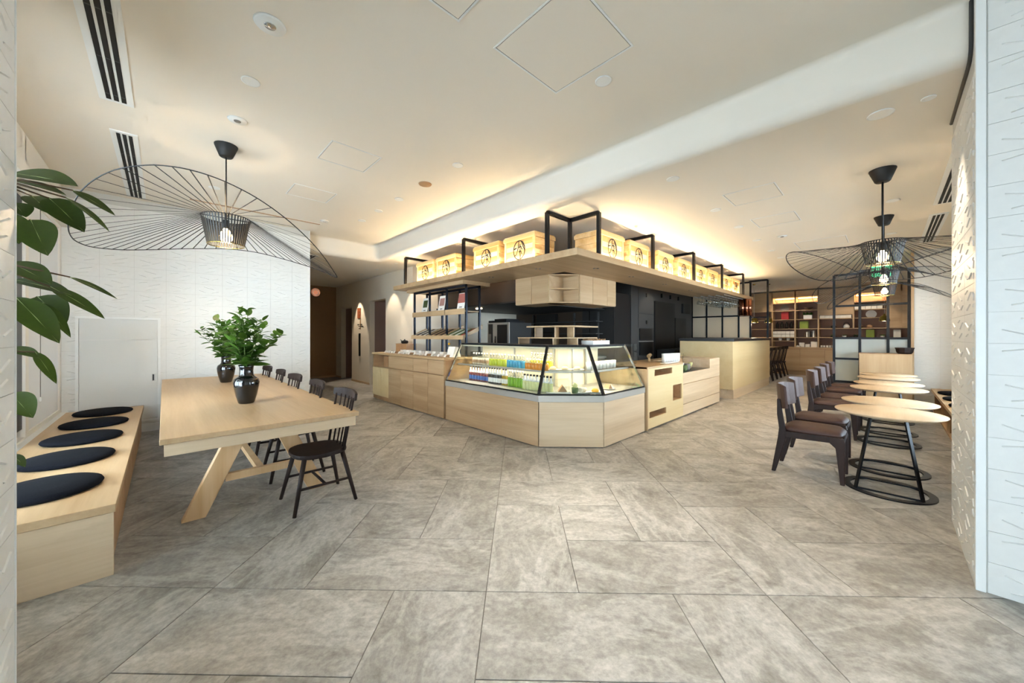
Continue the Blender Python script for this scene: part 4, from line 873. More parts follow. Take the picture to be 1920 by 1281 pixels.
# small goods on the counter
for k in range(12):
    y = 5.35+k*.215
    t = thing('sample_card', '%s small white sample card from the showcase along the service counter edge' % ORD[k], 'card', (3.55, y, 1.04), 0, 'sample cards along the service counter')
    MB().plate([(3.52, y-.03, 1.041), (3.52, y+.03, 1.041), (3.55, y+.03, 1.085), (3.55, y-.03, 1.085)], .003, (1, 0, 0)).build('card', 'paper', t, True)
    MB().box(3.56, 3.63, y-.035, y+.035, 1.041, 1.075).build('sample_box', 'oak_dark' if k % 3 == 0 else 'paper', t, True)
for k in range(8):
    y = 5.5+k*.26; tag(rebase(MB().box(3.72, 3.80, y-.06, y+.06, 1.041, 1.11).build('small_carton', 'paper', bevel=.004, seg=1)), '%s white small carton from the showcase in the rear row of the service counter' % ORD[k], 'carton', 'small cartons on the service counter')
tag(rebase(MB().plate([(3.6, 5.22, 1.041), (3.78, 5.22, 1.041), (3.72, 5.22, 1.22), (3.66, 5.22, 1.22)], .2, (0, 1, 0)).build('paper_stand', 'paper')), 'white wedge-shaped stand at the showcase end of the service counter', 'stand')
bx_ = thing('display_block', 'square brown block on the far end of the service counter', 'block', (4.0, 7.75, 1.04)); MB().box(3.9, 4.15, 7.45, 7.95, 1.041, 1.22).build('body', 'oak_dark', bx_, True); MB().box(3.89, 4.16, 7.44, 7.96, 1.22, 1.23).build('top', 'oak_dark', bx_, True)
tp = thing('iron_teapot', 'small dark iron teapot on the brown block', 'teapot', (4.0, 7.72, 1.231))
MB().lathe([(0, 0), (.06, 0), (.085, .03), (.08, .055), (.03, .075), (.012, .085), (.014, .1), (0, .103)], n=20).build('pot', 'black_metal', tp); MB().cyl((0, .06, .03), (0, .2, .085), .012, .009).build('handle', 'black_metal', tp); MB().cyl((0, -.06, .04), (0, -.12, .07), .012, .007).build('spout', 'black_metal', tp)
bl_ = thing('bud_vase', 'tiny bud vase with a yellow flower on the service counter', 'vase', (3.8, 5.62, 1.111)); MB().lathe([(0, 0), (.025, 0), (.03, .04), (.012, .07), (.015, .08)], n=14).build('vase', 'ceramic', bl_); MB().tube([(0, 0, .06), (0, .01, .14)], .003, 5).build('stem', 'green_stem', bl_)
plain('flower_yellow', 'd9a21e', .6); MB().lathe([(0, .13), (.025, .14), (.02, .165), (0, .17)], n=10).build('flower', 'flower_yellow', bl_)

# ================================================================== SHOWCASE CONTENTS
def liquid(name, c): plain(name, c, .25)
for n_, c in (('l_red', '6d2a2a'), ('l_blue', '2f5da8'), ('l_black', '2a2723'), ('l_amber', 'b9992a'), ('l_green', '86b52a'), ('l_pale', 'd9d79a'), ('l_cream', 'e9dcc2'), ('l_lime', 'c9d03a'), ('l_aqua', '3fa0c4'), ('l_orange', 'd98b2a'), ('l_yellow', 'd8cc3c')): liquid(n_, c)
plain('cap_black', '1a1818', .4)
def bottle(name, body, label, cap, h=.23, r=.028):
    t = thing(name, '', 'bottle')
    MB().lathe([(0, 0), (r*.94, 0), (r, .006), (r, h*.42), (r, h*.56)], n=14).build('body', body, t)
    MB().lathe([(r, h*.56), (r*.9, h*.62), (r*.5, h*.74), (r*.42, h*.80), (r*.42, h*.9)], n=14).build('neck', 'bottle_glass' if cap != 'cap_black' else 'ceramic', t)
    MB().lathe([(r*1.02, h*.10), (r*1.03, h*.105), (r*1.03, h*.36), (r*1.02, h*.365)], n=14).build('label_band', label, t)
    MB().lathe([(0, h*.88), (r*.52, h*.88), (r*.52, h*.99), (r*.4, h), (0, h)], n=12).build('cap', cap, t)
    return t
def row(proto, lab, n, s_, y0, y1, z, seg=0, grp=''):
    for k in range(n):
        u = (k+.5)/n; y = y0+(y1-y0)*u
        p = (3.41+s_, y, z); lb = '%s %s' % (ORD[k], lab)
        if k == 0: proto.location = p; proto['label'] = lb; proto['group'] = grp
        else: dup(proto, p, None, lb)
ZL, ZU = .661, .939
row(bottle('juice_bottle', 'l_red', 'l_blue', 'cap_black', .25), 'dark red bottle with a blue band from the left, lower showcase shelf', 7, .36, 4.96, 4.46, ZL, 0, 'red bottles in the showcase')
row(bottle('juice_bottle', 'l_black', 'paper', 'cap_black', .26), 'black bottle with a white label from the left, lower showcase shelf', 5, .33, 4.42, 4.12, ZL, 0, 'black bottles in the showcase')
row(bottle('juice_bottle', 'l_amber', 'paper', 'cap_black', .26), 'amber bottle from the left, lower showcase shelf', 2, .33, 4.10, 3.98, ZL, 0, 'amber bottles in the showcase')
row(bottle('juice_bottle', 'l_green', 'l_green', 'ceramic', .24), 'bright green bottle from the left, lower showcase shelf', 6, .32, 3.95, 3.62, ZL, 0, 'green bottles in the showcase')
row(bottle('juice_bottle', 'l_pale', 'l_pale', 'cap_black', .22, .032), 'pale yellow bottle with a black cap from the left, lower showcase shelf', 9, .27, 3.59, 3.05, ZL, 0, 'pale bottles in the showcase')
row(bottle('juice_bottle', 'l_cream', 'oak_dark', 'ceramic', .19), 'cream bottle with a brown label from the left, upper showcase shelf', 6, .42, 4.95, 4.53, ZU, 0, 'cream bottles in the showcase')
row(bottle('juice_bottle', 'l_lime', 'l_lime', 'ceramic', .19), 'lime yellow bottle from the left, upper showcase shelf', 6, .40, 4.48, 4.08, ZU, 0, 'lime bottles in the showcase')
row(bottle('juice_bottle', 'l_aqua', 'l_aqua', 'ceramic', .19), 'aqua blue bottle from the left, upper showcase shelf', 6, .38, 4.04, 3.66, ZU, 0, 'blue bottles in the showcase')
row(bottle('juice_bottle', 'l_orange', 'l_orange', 'ceramic', .15, .03), 'short orange bottle from the left, upper showcase shelf', 7, .36, 3.63, 3.2, ZU, 0, 'orange bottles in the showcase')
row(bottle('juice_bottle', 'l_yellow', 'l_yellow', 'chrome', .23, .028), 'tall yellow bottle behind the orange ones, counted from the left, upper showcase shelf', 7, .50, 3.66, 3.24, ZU, 0, 'yellow bottles in the showcase')
def plate_cake(label, x, y, z, kind):
    t = thing('cake_plate', label, 'plate', (x, y, z)); MB().lathe([(0, 0), (.06, 0), (.10, .012), (.10, .016), (.06, .006), (0, .006)], n=28).build('plate', 'ceramic', t)
    if kind == 'roll': MB().cyl((-.05, 0, .04), (.05, 0, .04), .033, n=16).build('cake', 'l_cream', t)
    elif kind == 'wedge': MB().plate([(-.05, -.04, .008), (.05, -.04, .008), (.0, -.04, .075)], .08, (0, 1, 0)).build('cake', 'oak_dark', t)
    else:
        MB().lathe([(0, .007), (.045, .007), (.05, .03), (.03, .05), (0, .055)], n=14).build('cake', 'flower_yellow' if kind == 'fruit' else 'oak_pale', t)
C_ = lambda u, s_: tuple(Vector(off(s_)[1]).lerp(Vector(off(s_)[2]), u))
D_ = lambda u, s_: tuple(Vector(off(s_)[2]).lerp(Vector(off(s_)[3]), u))
for k, (p, z, kd, lb) in enumerate(((C_(.78, .22), ZL, 'roll', 'white plate with a cake slice right of the green pots in the showcase'), (D_(.05, .22), ZL, 'fruit', 'white plate with a yellow fruit cake beside the right mullion of the showcase'), (D_(.42, .26), ZL, 'wedge', 'white plate with a brown cake wedge in the right bay of the showcase'), (C_(.1, .42), ZU, 'bun', 'left plate with a bun on the upper corner shelf of the showcase'), (C_(.45, .42), ZU, 'bun', 'middle plate with a bun on the upper corner shelf of the showcase'), (C_(.8, .42), ZU, 'bun', 'right plate with a bun on the upper corner shelf of the showcase'))):
    plate_cake(lb, *p, z, kd)
dm = thing('cake_tray', 'clear lidded tray holding a sandwich in the showcase corner', 'tray', (*C_(.27, .25), ZL), -pi/4)
MB().box(-.16, .16, -.1, .1, 0, .015).build('tray', 'ceramic', dm, bevel=.004, seg=1); MB().box(-.15, .15, -.09, .09, .016, .17).build('cover', 'glass', dm); MB().plate([(.0, -.05, .016), (.12, -.05, .016), (.06, -.05, .1)], .1, (0, 1, 0)).build('sandwich', 'oak_dark', dm)
gpot = thing('green_pot', 'green cup with a pale flower in the showcase corner', 'cup', (*C_(.62, .2), ZL)); MB().lathe([(0, 0), (.04, 0), (.045, .07), (.04, .075), (0, .07)], n=18).build('cup', 'tea_green', gpot); MB().lathe([(0, .07), (.03, .08), (.035, .11), (.02, .13), (0, .135)], n=12).build('flower', 'l_pale', gpot)
for k in range(8):
    x, y = D_(.1+.1*k, .40); c = rebase(MB().lathe([(0, 0), (.03, 0), (.037, .11), (.033, .11), (.028, .01), (0, .01)], (x, y, ZU), 16).build('glass_cup', 'ceramic'))
    tag(c, '%s white cup from the left on the right upper shelf of the showcase' % ORD[k], 'cup', 'white cups in the showcase')
# wooden risers and tray on top of the showcase
rs = thing('display_riser', 'two-tier pale wood display riser on top of the showcase', 'riser', (4.35, 3.5, 1.285))
Rl = [(*p,) for p in ((3.98, 4.0), off(.57)[1], off(.57)[2], (4.72, 3.04), (4.72, 3.3), off(.83)[2], off(.83)[1], (4.24, 4.0))]
MB().prism(Rl[::-1], 1.375, 1.39).build('lower_board', 'oak_x', rs, True)
for p in (((3.98, 3.98), (4.24, 4.0)), (off(.57)[1], off(.83)[1]), (off(.57)[2], off(.83)[2]), ((4.72, 3.04), (4.72, 3.3))): MB().bar((*p[0], 1.33), (*p[1], 1.33), .015, .09).build('riser_leg', 'oak_x', rs, True)
ub = [off(.62)[1], off(.62)[2], (4.84, 3.10), (4.84, 3.36), off(.85)[2], off(.85)[1], (4.26, 3.86), (4.03, 3.86)]
MB().prism(ub[::-1][::-1], 1.54, 1.562).build('upper_board', 'oak_x', rs, True)
for p in (((4.07, 3.72), (4.24, 3.72)), (off(.66)[1], off(.83)[1]), (off(.66)[2], off(.83)[2])): MB().bar((*p[0], 1.465), (*p[1], 1.465), .016, .15).build('upright', 'oak_x', rs, True)
tr = thing('snack_tray', 'white woven tray of brown snacks on the showcase top', 'tray', (4.60, 2.99, 1.285), 0)
MB().box(-.22, .22, -.10, .10, 0, .012).box(-.22, .22, -.10, -.088, .012, .06).box(-.22, .22, .088, .10, .012, .06).box(-.22, -.208, -.088, .088, .012, .06).box(.208, .22, -.088, .088, .012, .06).build('tray', 'ceramic', tr)
mb = MB(); rnd = random.Random(5)
for k in range(60): mb.lathe([(0, -.014), (.014, 0), (0, .014)], (rnd.uniform(-.19, .19), rnd.uniform(-.075, .075), .055+rnd.uniform(0, .02)), 6)
o = mb.build('snacks', 'oak_dark', tr); o['kind'] = 'stuff'

# ================================================================== ON THE ORDER COUNTER
t = thing('acrylic_guard', 'clear acrylic guard at the right end of the showcase', 'screen', (5.45, 2.95, .95)); MB().box(5.16, 5.75, 2.93, 2.94, .951, 1.28).build('sheet', 'glass', t, True); MB().box(5.2, 5.3, 2.9, 2.97, .951, .957).box(5.6, 5.7, 2.9, 2.97, .951, .957).build('foot', 'glass', t, True)
t = thing('wooden_bell', 'small wooden mallet-shaped block on the order counter', 'block', (6.25, 2.95, .951)); MB().cyl((0, 0, 0), (0, 0, .07), .022, n=14).build('stem', 'oak_z', t); MB().cyl((-.035, 0, .095), (.045, 0, .12), .032, n=14).build('head', 'oak_x', t)
for k in range(7):
    x = 6.28+k*.07; y = 2.70-k*.012
    tag(rebase(MB().lathe([(0, 0), (.033, 0), (.040, .15), (.036, .15), (.03, .01), (0, .01)], (x, y, .951), 18).build('paper_cup', 'ceramic')), '%s tall white paper cup from the left on the order counter' % ORD[k], 'cup', 'paper cups on the order counter')
tag(rebase(MB().box(5.95, 6.46, 2.52, 2.62, .951, .962).build('white_tray', 'ceramic', bevel=.003, seg=1)), 'flat white tray at the front edge of the order counter', 'tray')
for k, (x, y, r, h, m_, lb) in enumerate(((6.75, 2.62, .06, .16, 'ceramic', 'white canister in the sunken tray of the order counter'), (6.95, 2.6, .045, .1, 'tea_green', 'green tea bowl in the sunken tray'), (7.12, 2.62, .055, .12, 'mid_grey', 'grey cup in the sunken tray'), (6.62, 2.56, .045, .08, 'chrome', 'chrome pot at the left of the sunken tray'))):
    tag(rebase(MB().lathe([(0, 0), (r*.8, 0), (r, h*.3), (r, h), (r*.9, h), (r*.85, .01), (0, .01)], (x, y, .766), 20).build('cup', m_)), lb, 'cup')
t = thing('bamboo_whisk', 'bamboo tea whisk standing in the sunken tray', 'whisk', (7.4, 2.66, .766)); MB().cyl((0, 0, 0), (0, 0, .05), .016, n=12).build('handle', 'oak_z', t); MB().lathe([(.016, .05), (.04, .1), (.036, .13), (.02, .13)], n=14).build('tines', 'l_pale', t)
t = thing('twig_vase', 'slim vase with a dark leafy twig in the sunken tray', 'vase', (7.28, 2.75, .766)); MB().lathe([(0, 0), (.022, 0), (.022, .1), (.015, .12)], n=12).build('vase', 'ceramic', t); MB().tube([(0, 0, .1), (.02, .02, .2), (.0, .0, .3)], .003, 5).build('stem', 'bark', t)
for k in range(7): o = inst(SL[1], 'leaf', t, (.015*(k % 2), .0, .14+k*.024)); orient(o, (cos(k*2.4), sin(k*2.4), .3)); o.scale = (.6,)*3

# ================================================================== KITCHEN BEHIND THE COUNTERS
cb = thing('hanging_cupboard', 'pale wood cupboard with an open angled corner hung below the shelf', 'cupboard', (4.7, 3.8, 1.94))
MB().box(4.44, 4.95, 3.75, 4.5, 1.94, 2.399).box(4.80, 5.92, 3.44, 3.9, 1.94, 2.399).build('body', 'oak_y', cb, True)
for (y0, y1) in ((3.76, 4.12), (4.12, 4.5)): MB().box(4.42, 4.44, y0+.003, y1-.003, 1.945, 2.398).build('door', 'oak_y', cb, True)
for (x0, x1) in ((4.81, 5.18), (5.18, 5.63), (5.63, 5.92)): MB().box(x0+.003, x1-.003, 3.42, 3.44, 1.945, 2.398).build('door', 'oak_x', cb, True)
tri = [(4.42, 3.75), (4.78, 3.42), (4.80, 3.9), (4.6, 3.9)]
for z in (1.94, 2.16, 2.38): MB().prism(tri, z, z+.018).build('corner_shelf', 'oak_x', cb, True)
ov = thing('combi_oven', 'stainless combi oven with a dark glass door in the kitchen', 'oven', (5.9, 6.1, 0))
MB().box(5.5, 6.2, 5.78, 6.52, 1.02, 1.71).build('body', 'kitchen_dark', ov, True)
MB().box(5.48, 5.5, 5.78, 6.52, 1.02, 1.71).build('front', 'steel', ov, True)
MB().box(5.465, 5.48, 5.84, 6.16, 1.1, 1.66).build('door_glass', 'black', ov, True); MB().box(5.465, 5.48, 6.33, 6.47, 1.06, 1.68).build('control_panel', 'black', ov, True); MB().bar((5.44, 6.2, 1.1), (5.44, 6.2, 1.4), .025).build('door_handle', 'chrome', ov, True)
MB().box(5.455, 5.465, 6.36, 6.44, 1.15, 1.45).build('display', 'mid_grey', ov, True)
MB().box(5.5, 6.2, 5.6, 7.2, .9, 1.02).box(5.55, 6.15, 5.65, 7.15, 0, .9).build('stand', 'mid_grey', ov, True)
MB().box(5.5, 6.1, 5.9, 6.5, 1.71, 1.76).box(5.6, 6.0, 6.0, 6.4, 1.76, 1.80).build('flue_tray', 'black_metal', ov, True)
hd = thing('extractor_hood', 'dark brown extractor hood above the oven', 'hood', (5.6, 6.2, 2.0)); MB().box(4.75, 7.6, 4.75, 7.5, 2.05, H2-.01).build('casing', 'kitchen_brown', hd, True); MB().box(4.72, 7.65, 4.72, 7.52, 2.03, 2.06).build('rim', 'kitchen_dark', hd, True)
MB().box(5.0, 5.06, 6.2, 6.35, 2.0, 2.03).build('work_light', 'led', hd, True)
ks = thing('kitchen_shelf', 'dark kitchen wall shelf holding bowls and bottles', 'shelf', (7.6, 5.6, 1.4))
for z in (1.45, 1.75): MB().box(7.4, 7.71, 4.8, 7.2, z, z+.02).build('board', 'dark_grey', ks, True)
for k in range(4): MB().box(7.66, 7.71, 4.9+k*.72, 4.94+k*.72, 1.3, 2.0).build('upright', 'dark_grey', ks, True)
tag(rebase(MB().box(7.62, 7.7, 6.2, 6.9, 1.5, 2.0).build('wall_screen', 'black')), 'black wall screen between the kitchen shelves', 'screen')
kt = thing('kitchen_worktop', 'stainless steel kitchen worktop behind the showcase', 'worktop', (7.2, 6.0, 0)); MB().box(6.9, 7.7, 4.7, 7.7, .88, .92).build('top', 'steel', kt, True); MB().box(6.95, 7.7, 4.75, 7.65, 0, .88).build('cabinet', 'mid_grey', kt, True)
fr = thing('tall_fridge', 'tall matt black refrigerator at the kitchen edge', 'fridge', (8.1, 4.9, 0)); MB().box(7.7, 8.5, 4.52, 5.18, 0, 2.45).build('body', 'kitchen_dark', fr, True); MB().box(7.705, 8.495, 4.5, 4.52, .05, 2.44).build('door', 'black', fr, True)
tc_ = thing('tall_cabinet', 'dark grey tall kitchen cabinets with an oven niche', 'cabinet', (9.3, 4.9, 0))
MB().box(8.52, 9.82, 4.52, 5.18, 0, H2-.02).build('body', 'dark_grey', tc_, True)
for (x0, x1, z0, z1) in ((8.53, 8.9, .1, 3.0), (8.92, 9.81, 2.0, 3.0), (8.92, 9.81, 1.62, 1.98), (8.92, 9.81, .1, .85)): MB().box(x0, x1, 4.5, 4.52, z0, z1).build('door', 'dark_grey', tc_, True)
MB().box(9.0, 9.7, 4.495, 4.52, 1.30, 1.60).build('microwave', 'black', tc_, True); MB().box(9.0, 9.7, 4.495, 4.52, .9, 1.24).build('oven_door', 'black', tc_, True); MB().box(8.95, 9.78, 4.49, 4.52, 1.25, 1.27).build('niche_shelf', 'steel', tc_, True)
for z in (2.45, 1.72): MB().box(9.33, 9.345, 4.49, 4.5, z, z+.1).box(9.38, 9.395, 4.49, 4.5, z, z+.1).build('pull', 'black_metal', tc_, True)
t2 = thing('tall_cabinet', 'dark tall cabinets with black refrigerator doors beside the bar', 'cabinet', (11.3, 4.9, 0)); MB().box(9.84, 12.7, 4.52, 5.18, 0, H2-.02).build('body', 'dark_grey', t2, True); MB().box(9.86, 11.2, 4.48, 4.52, 0, 2.38).build('fridge_door', 'black', t2, True); MB().box(11.25, 12.1, 4.48, 4.52, 0, 1.95).build('fridge_door', 'black', t2, True)
for x in (10.3, 10.9, 11.5): MB().box(x, x+.02, 4.47, 4.52, 2.5, 2.62).build('pull', 'black_metal', t2, True)
tag(rebase(MB().box(11.8, 12.4, 4.46, 4.518, 2.12, 2.42).build('order_screen', 'black')), 'small black order screen mounted by the kitchen cabinets', 'screen')
for k in range(5): tag(rebase(MB().lathe([(0, 0), (.04, 0), (.045, .1), (.02, .15), (.02, .18), (0, .18)], (11.6+.12*k, 4.2, 1.03), 12).build('kitchen_bottle', 'chrome')), '%s metal bottle from the left on the dark kitchen counter' % ORD[k], 'bottle', 'metal bottles in the kitchen')
kb = thing('back_worktop', 'black back worktop behind the bar', 'worktop', (11.0, 4.2, 0)); MB().box(9.9, 12.7, 3.95, 4.47, .99, 1.03).build('top', 'worktop_black', kb, True); MB().box(9.92, 12.7, 4.0, 4.45, 0, .99).build('cabinet', 'kitchen_dark', kb, True)

# grid screen behind the bar
gs = thing('grid_screen', 'black framed screen with pale frosted panes behind the bar', 'screen', (12.75, 3.6, 0))
def screen(t, X, ys, zs, panes, mat, w=.045):
    for y in ys: MB().box(X-w/2, X+w/2, y-w/2, y+w/2, zs[0], zs[-1]).build('stile', 'black_metal', t, True)
    for z in zs: MB().box(X-w/2+.002, X+w/2-.002, min(ys), max(ys), z-w/2, z+w/2).build('rail', 'black_metal', t, True)
    for (i, j) in panes: MB().box(X-.004, X+.004, ys[i]+w/2, ys[i+1]-w/2, zs[j]+w/2, zs[j+1]-w/2).build('pane', mat, t, True)
screen(gs, 12.76, [2.86, 3.17, 3.62, 4.08, 4.53], [.03, 1.33, 2.02, 3.02], [(i, j) for i in range(4) for j in range(3)], 'paper_light')
# stemware hanging below the shelf
wg = MB().lathe([(.036, 0), (.034, -.003), (.005, -.006), (.004, -.09), (.02, -.10), (.04, -.125), (.042, -.15), (.034, -.19)], n=14).mesh('wine_glass', 'bottle_glass')
wg2 = wg
for i in range(9):
    for j in range(4):
        o = bpy.data.objects.new('wine_glass', wg); COL.objects.link(o); o.location = (9.7+.24*i, 2.78+.17*j, 2.385)
        tag(o, 'stemmed glass hanging upside down in the rack below the overhead shelf', 'glass', 'glasses in the hanging rack')
gr = thing('glass_rack', 'thin metal glass rack under the right end of the overhead shelf', 'rack', (10.7, 3.0, 2.38))
for j in range(5): MB().box(9.6, 11.75, 2.69+.17*j, 2.70+.17*j, 2.38, 2.399).build('rail', 'steel', gr, True)
# copper tube lamp
cl = thing('copper_lamp', 'cluster of shiny copper tubes hanging at the bar end', 'lamp', (11.3, 2.72, 1.95))
for k in range(7): a = k*2*pi/7; MB().cyl((11.35+.11*cos(a), 2.66+.11*sin(a), 1.95), (11.35+.11*cos(a), 2.66+.11*sin(a), 2.398), .05, n=16).build('tube', 'copper', cl, True)
# hanging frame past the shelf end
hf = thing('divider_screen', 'empty black metal frame standing on the far end of the bar', 'screen', (12.64, 2.6, 1.35))
MB().bar((12.62, 2.40, 1.35), (12.62, 2.40, 3.03), .045).bar((12.62, 2.40, 3.03), (12.62, 2.86, 3.03), .045).build('frame', 'black_metal', hf, True); MB().bar((12.62, 2.42, 1.95), (12.62, 2.86, 1.95), .03).build('crossbar', 'black_metal', hf, True)
# small brass bell pendants
for k, (x, y) in enumerate(((13.6, 2.95), (13.9, 2.62), (13.2, 3.3), (14.6, .05))):
    t = thing('bell_pendant', ('left small brass bell pendant beyond the bar frame', 'right small brass bell pendant beyond the bar frame', 'small brass bell pendant half hidden by the copper lamp', 'small brass bell pendant seen through the black framed screen')[k], 'lamp', (x, y, 1.82), 0, 'brass bell pendants')
    MB().lathe([(.115, 0), (.113, .03), (.10, .09), (.085, .13), (.055, .15), (.03, .16), (.028, .19), (.012, .21)], n=24).build('shade', 'brass', t); MB().lathe([(0, .002), (.105, .002), (.1, .012), (0, .012)], n=24).build('diffuser', 'lens', t); MB().cyl((0, 0, .2), (0, 0, H2-1.82-.02), .004, n=6).build('cord', 'paper', t); MB().lathe([(0, H2-1.82-.03), (.04, H2-1.82-.03), (.045, H2-1.82-.001), (0, H2-1.82-.001)], n=16).build('canopy', 'brass', t)
    l = bpy.data.lights.new('bell_light', 'POINT'); l.energy = 6; l.color = WARM; l.shadow_soft_size = .06
    o = bpy.data.objects.new('bell_light', l); COL.objects.link(o); o.parent = t; o.location = (0, 0, -.05)

# ================================================================== SCREEN BY THE RIGHT SEATING
sc2 = thing('partition_screen', 'tall black framed partition with frosted lower panes behind the round tables', 'screen', (10.52, .2, 0))
X = 10.52
screen(sc2, X, [.80, .395, -.015, -.30], [.43, .92, 1.36, 2.05, 2.72], [], 'frosted', .042)
for i in range(3):
    ya, yb = ([.80, .395, -.015, -.30][i+1]+.02, [.80, .395, -.015, -.30][i]-.02)
    for (z0, z1) in ((.45, .90), (.94, 1.34)): MB().box(X-.006, X+.006, ya, yb, z0, z1).build('frosted_pane', 'frosted', sc2, True)
MB().box(X-.02, X+.02, .78, .82, 0, .43).box(X-.02, X+.02, -.32, -.28, 0, .43).build('foot', 'black_metal', sc2, True)
MB().box(X-.02, X+.02, -.28, .78, .0, .41).build('base_panel', 'kitchen_dark', sc2, True)
wb = thing('wood_divider', 'waist-high pale wood divider in front of the partition screen', 'divider', (10.3, .03, 0))
MB().box(10.06, 10.48, -.33, .39, 0, 1.055).build('body', 'oak_z', wb, True, bevel=.003, seg=1); MB().box(10.05, 10.485, -.335, .395, 1.055, 1.065).build('top', 'oak_dark', wb, True)
bw = thing('dark_bowl', 'dark square-shouldered bowl on the wood divider', 'bowl', (10.25, -.235, 1.065)); MB().lathe([(0, 0), (.09, 0), (.115, .03), (.13, .10), (.135, .115), (.12, .115), (.10, .03), (0, .02)], n=10, smooth=False).build('bowl', 'black_wood', bw); MB().lathe([(.125, .1), (.137, .105), (.137, .118), (.125, .118)], n=10, smooth=False).build('rim', 'dark_wood', bw)
ex = thing('exit_sign', 'green illuminated exit sign hanging behind the pendant lamps', 'sign', (10.9, .08, 2.7)); MB().box(10.88, 10.92, -.07, .23, 2.66, 2.88).build('panel', 'exit_green', ex, True)
MB().box(10.874, 10.88, 0, .1, 2.70, 2.84).build('pictogram', 'paper', ex, True); MB().cyl((10.9, 0, 2.88), (10.9, 0, H2), .01, n=8).cyl((10.9, .16, 2.88), (10.9, .16, H2), .01, n=8).build('hanger', 'white_trim', ex, True)

# ================================================================== BACK ROOM SHELVING
sw = thing('wall_shelving', 'pale wood wall shelving with lit niches along the back wall', 'shelving', (16.6, 1.4, 0))
XF, XB = 16.4, 16.82
MB().box(XF, XB, -.55, 4.2, .13, .95).build('base_cabinet', 'oak_dark', sw, True); MB().box(XF+.05, XB, -.55, 4.2, 0, .13).build('kick_board', 'oak_y', sw, True)
for k in range(7): y0 = -.54+k*.675; MB().box(XF-.02, XF, y0+.003, y0+.672, .15, .93).build('door', 'oak_y', sw, True)
MB().box(XF-.03, XB, -.55, 4.2, .95, 1.0).build('counter_top', 'oak_y', sw, True)
MB().box(XB-.02, XB, -.55, 4.2, 1.0, 3.02).build('back_panel', 'plum_wall', sw, True)
for y in (-.55, -.31, .0, .77, 1.66, 2.30, 2.98, 4.18): 
    MB().box(XF, XB-.02, y-.02, y+.02, 1.0 if y > 1.5 or y < -.5 else 1.64, 3.02).build('upright', 'oak_z', sw, True)
MB().box(XF, XB-.02, -.55, 4.2, 2.80, 3.02).build('head_panel', 'oak_y', sw, True)
for (y0, y1, zs_) in ((1.68, 2.28, (1.33, 1.64, 1.98, 2.30, 2.58)), (2.32, 2.96, (1.2, 1.33, 1.64, 1.98, 2.30, 2.58)), (-.53, 1.64, (1.33, 1.64)), (0.02, .75, (1.98, 2.25, 2.5)), (.79, 1.64, (1.98,)), (3.0, 4.16, (1.33, 1.64, 1.98))):
    for z in zs_: MB().box(XF+.01, XB-.02, y0, y1, z, z+.025).build('shelf_board', 'oak_y', sw, True)
for (y0, y1, z0, z1) in ((.79, 1.64, 2.12, 2.80), (-.29, -.02, 1.66, 2.80), (-.53, -.33, 1.66, 2.80), (3.0, 4.16, 2.3, 2.8)): MB().box(XF-.005, XF+.015, y0, y1, z0, z1).build('door', 'oak_y', sw, True)
for (y0, y1, z) in ((1.7, 2.26, 2.76), (2.34, 2.94, 2.76), (.05, .72, 2.74)):
    MB().box(XB-.1, XB-.04, y0, y1, z, z+.03).build('niche_light', 'led_warm', sw, True)
    area('niche_glow', (XB-.12-16.6, (y0+y1)/2-1.4, z-.01), (0, 0, 0), .05, y1-y0, 5, (1, .6, .28), parent=sw)
plain('book_red', 'b3262a', .5); plain('book_green', '93a83a', .5); plain('book_brown', '6a513c', .6); plain('storage_dark', '221c18', .5)
def item(nm, m_, lb, cat, x, y, z, w, h, d=.15, grp=None, bevel=.004): return tag(rebase(MB().box(x, x+d, y-w/2, y+w/2, z, z+h).build(nm, m_, bevel=bevel, seg=1)), lb, cat, grp)
item('picture_box', 'book_red', 'red box leaning in the lit left shelving bay', 'box', 16.55, 2.62, 2.005, .22, .28)
item('picture_box', 'book_green', 'lime green box in the second shelving bay', 'box', 16.55, 2.07, 1.665, .24, .26)
t = thing('planter_box', 'white planter box with green leaves in the second shelving bay', 'planter', (16.58, 1.96, 2.006)); MB().box(-.06, .06, -.12, .12, 0, .14).build('box', 'ceramic', t)
for k in range(18): o = inst(SL[k % 3], 'leaf', t, (0, -.1+.012*k, .13)); orient(o, (cos(k*2.4)*.4, sin(k*2.4)*.8, 1.1)); o.scale = (1.1,)*3
for k in range(2): tag(rebase(MB().cyl((16.74, (2.66, -.0+.36)[k], (2.43, 2.12)[k]), (16.76, (2.66, .36)[k], (2.43, 2.12)[k]), .13, n=28).build('plate', 'mid_grey' if k == 0 else 'ceramic')), ('grey round plate standing in the lit left shelving bay', 'white oval plate standing in the right shelving bay')[k], 'plate')
t = thing('fruit_bowl', 'brown bowl under the light of the second shelving bay', 'bowl', (16.6, 1.95, 2.326)); MB().lathe([(0, 0), (.05, 0), (.06, .03), (.13, .09), (.12, .09), (.05, .04), (0, .04)], n=20).build('bowl', 'book_brown', t)
for r_, z in enumerate((1.355, 1.47)):
    for k in range(5): item('storage_box', 'paper', '%s pale drawer box from the left, %s row of the left shelving bay' % (ORD[k], ('lower', 'upper')[r_]), 'box', 16.42, 2.9-.128*k, z, .122, .10, .3, 'pale drawer boxes', .002)
for k in range(6): item('storage_box', 'paper', '%s pale box from the left in the long shelving row' % ORD[k], 'box', 16.42, 1.56-.135*k, 2.006, .13, .10, .3, 'pale boxes on the long shelf', .002)
for k in range(5): item('storage_box', 'paper', '%s white box from the left in the right lit shelving bay' % ORD[k], 'box', 16.42, .68-.13*k, 2.276, .12, .12, .3, 'white boxes in the right bay', .002)
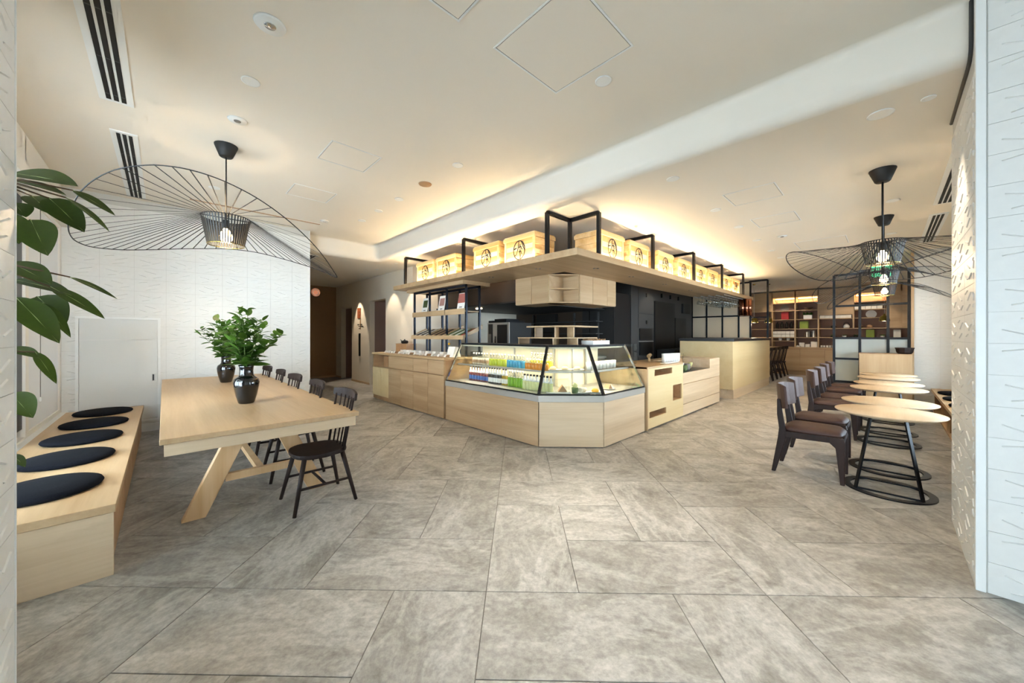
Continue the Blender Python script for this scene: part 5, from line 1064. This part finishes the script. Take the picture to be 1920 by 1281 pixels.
for k in range(5): tag(rebase(MB().lathe([(0, 0), (.04, 0), (.055, .05), (.05, .1), (.04, .1), (0, .02)], (16.55, 2.88-.12*k, 1.226), 14).build('tea_bowl', 'ceramic' if k % 2 else 'book_brown')), '%s tea bowl from the left in the low left shelving bay' % ORD[k], 'bowl', 'tea bowls')
for k, (w, h, m_) in enumerate(((.03, .15, 'book_brown'), (.05, .19, 'paper'), (.04, .21, 'mid_grey'), (.03, .2, 'storage_dark'), (.05, .23, 'paper'), (.04, .24, 'book_brown'), (.035, .22, 'storage_dark'))): item('book', m_, '%s book from the left in the row of the second shelving bay' % ORD[k], 'book', 16.5, 2.04-.06*k, 1.356, w, h, .16, 'books on the shelving', .002)
for k, (y, w, h) in enumerate(((2.22, .16, .05), (2.12, .14, .16), (1.96, .12, .11), (1.78, .18, .2))): item('gift_box', 'paper', '%s white gift box from the left on the counter of the back shelving' % ORD[k], 'box', 16.45, y, 1.001, w, h, .16, 'white gift boxes')
for k in range(9): tag(rebase(MB().lathe([(0, 0), (.03, 0), (.032, .07), (0, .07)], (16.5, 1.58-.075*k, 1.001), 12).build('small_tin', 'ceramic')), '%s small pale tin from the left on the counter of the back shelving' % ORD[k], 'tin', 'small tins')
for k in range(4): tag(rebase(MB().lathe([(0, 0), (.045, 0), (.05, .16), (.02, .22), (.02, .25), (0, .25)], (16.55, 2.85-.14*k, 1.666), 12).build('dark_bottle', 'storage_dark')), '%s dark bottle from the left in the left shelving bay' % ORD[k], 'bottle', 'dark bottles on the shelving')
t = thing('tea_kettle', 'white kettle with a dark handle on the right shelving', 'kettle', (16.6, .95, 1.665)); MB().lathe([(0, 0), (.07, 0), (.085, .05), (.06, .11), (.02, .13), (0, .14)], n=18).build('body', 'ceramic', t); MB().tube([(0, .07*cos(a), .1+.1*sin(a)) for a in [i*pi/10 for i in range(11)]], .008, 6).build('handle', 'storage_dark', t)
for k, (y, m_) in enumerate(((.62, 'book_brown'), (.40, 'oak_dark'), (1.28, 'storage_dark'))): tag(rebase(MB().lathe([(0, 0), (.05, 0), (.08, .05), (.05, .09), (0, .1)], (16.6, y, 1.666), 16).build('pot', m_)), ('small brown pot right of the kettle', 'small tan pot at the right of the kettle row', 'low dark pot left of the kettle')[k], 'pot')
item('art_book', 'book_green', 'green book standing in the lower right shelving bay', 'book', 16.6, .38, 1.356, .2, .25); item('art_book', 'paper', 'white booklet with a photo in the lower right shelving bay', 'book', 16.5, -.22, 1.356, .16, .24)
for k, y in enumerate((1.3, 1.0, .72, .1)):
    t = thing('small_plant', '%s little plant from the left in the lower right shelving bay' % ORD[k], 'plant', (16.55, y, 1.356), 0, 'little plants on the shelving'); MB().lathe([(0, 0), (.05, 0), (.06, .05), (.05, .055), (0, .045)], n=14).build('pot', 'storage_dark' if k % 2 == 0 else 'ceramic', t)
    for q in range(9): o = inst(SL[q % 3], 'leaf', t, (0, 0, .04)); orient(o, (cos(q*2.4), sin(q*2.4), .6)); o.scale = (.9,)*3
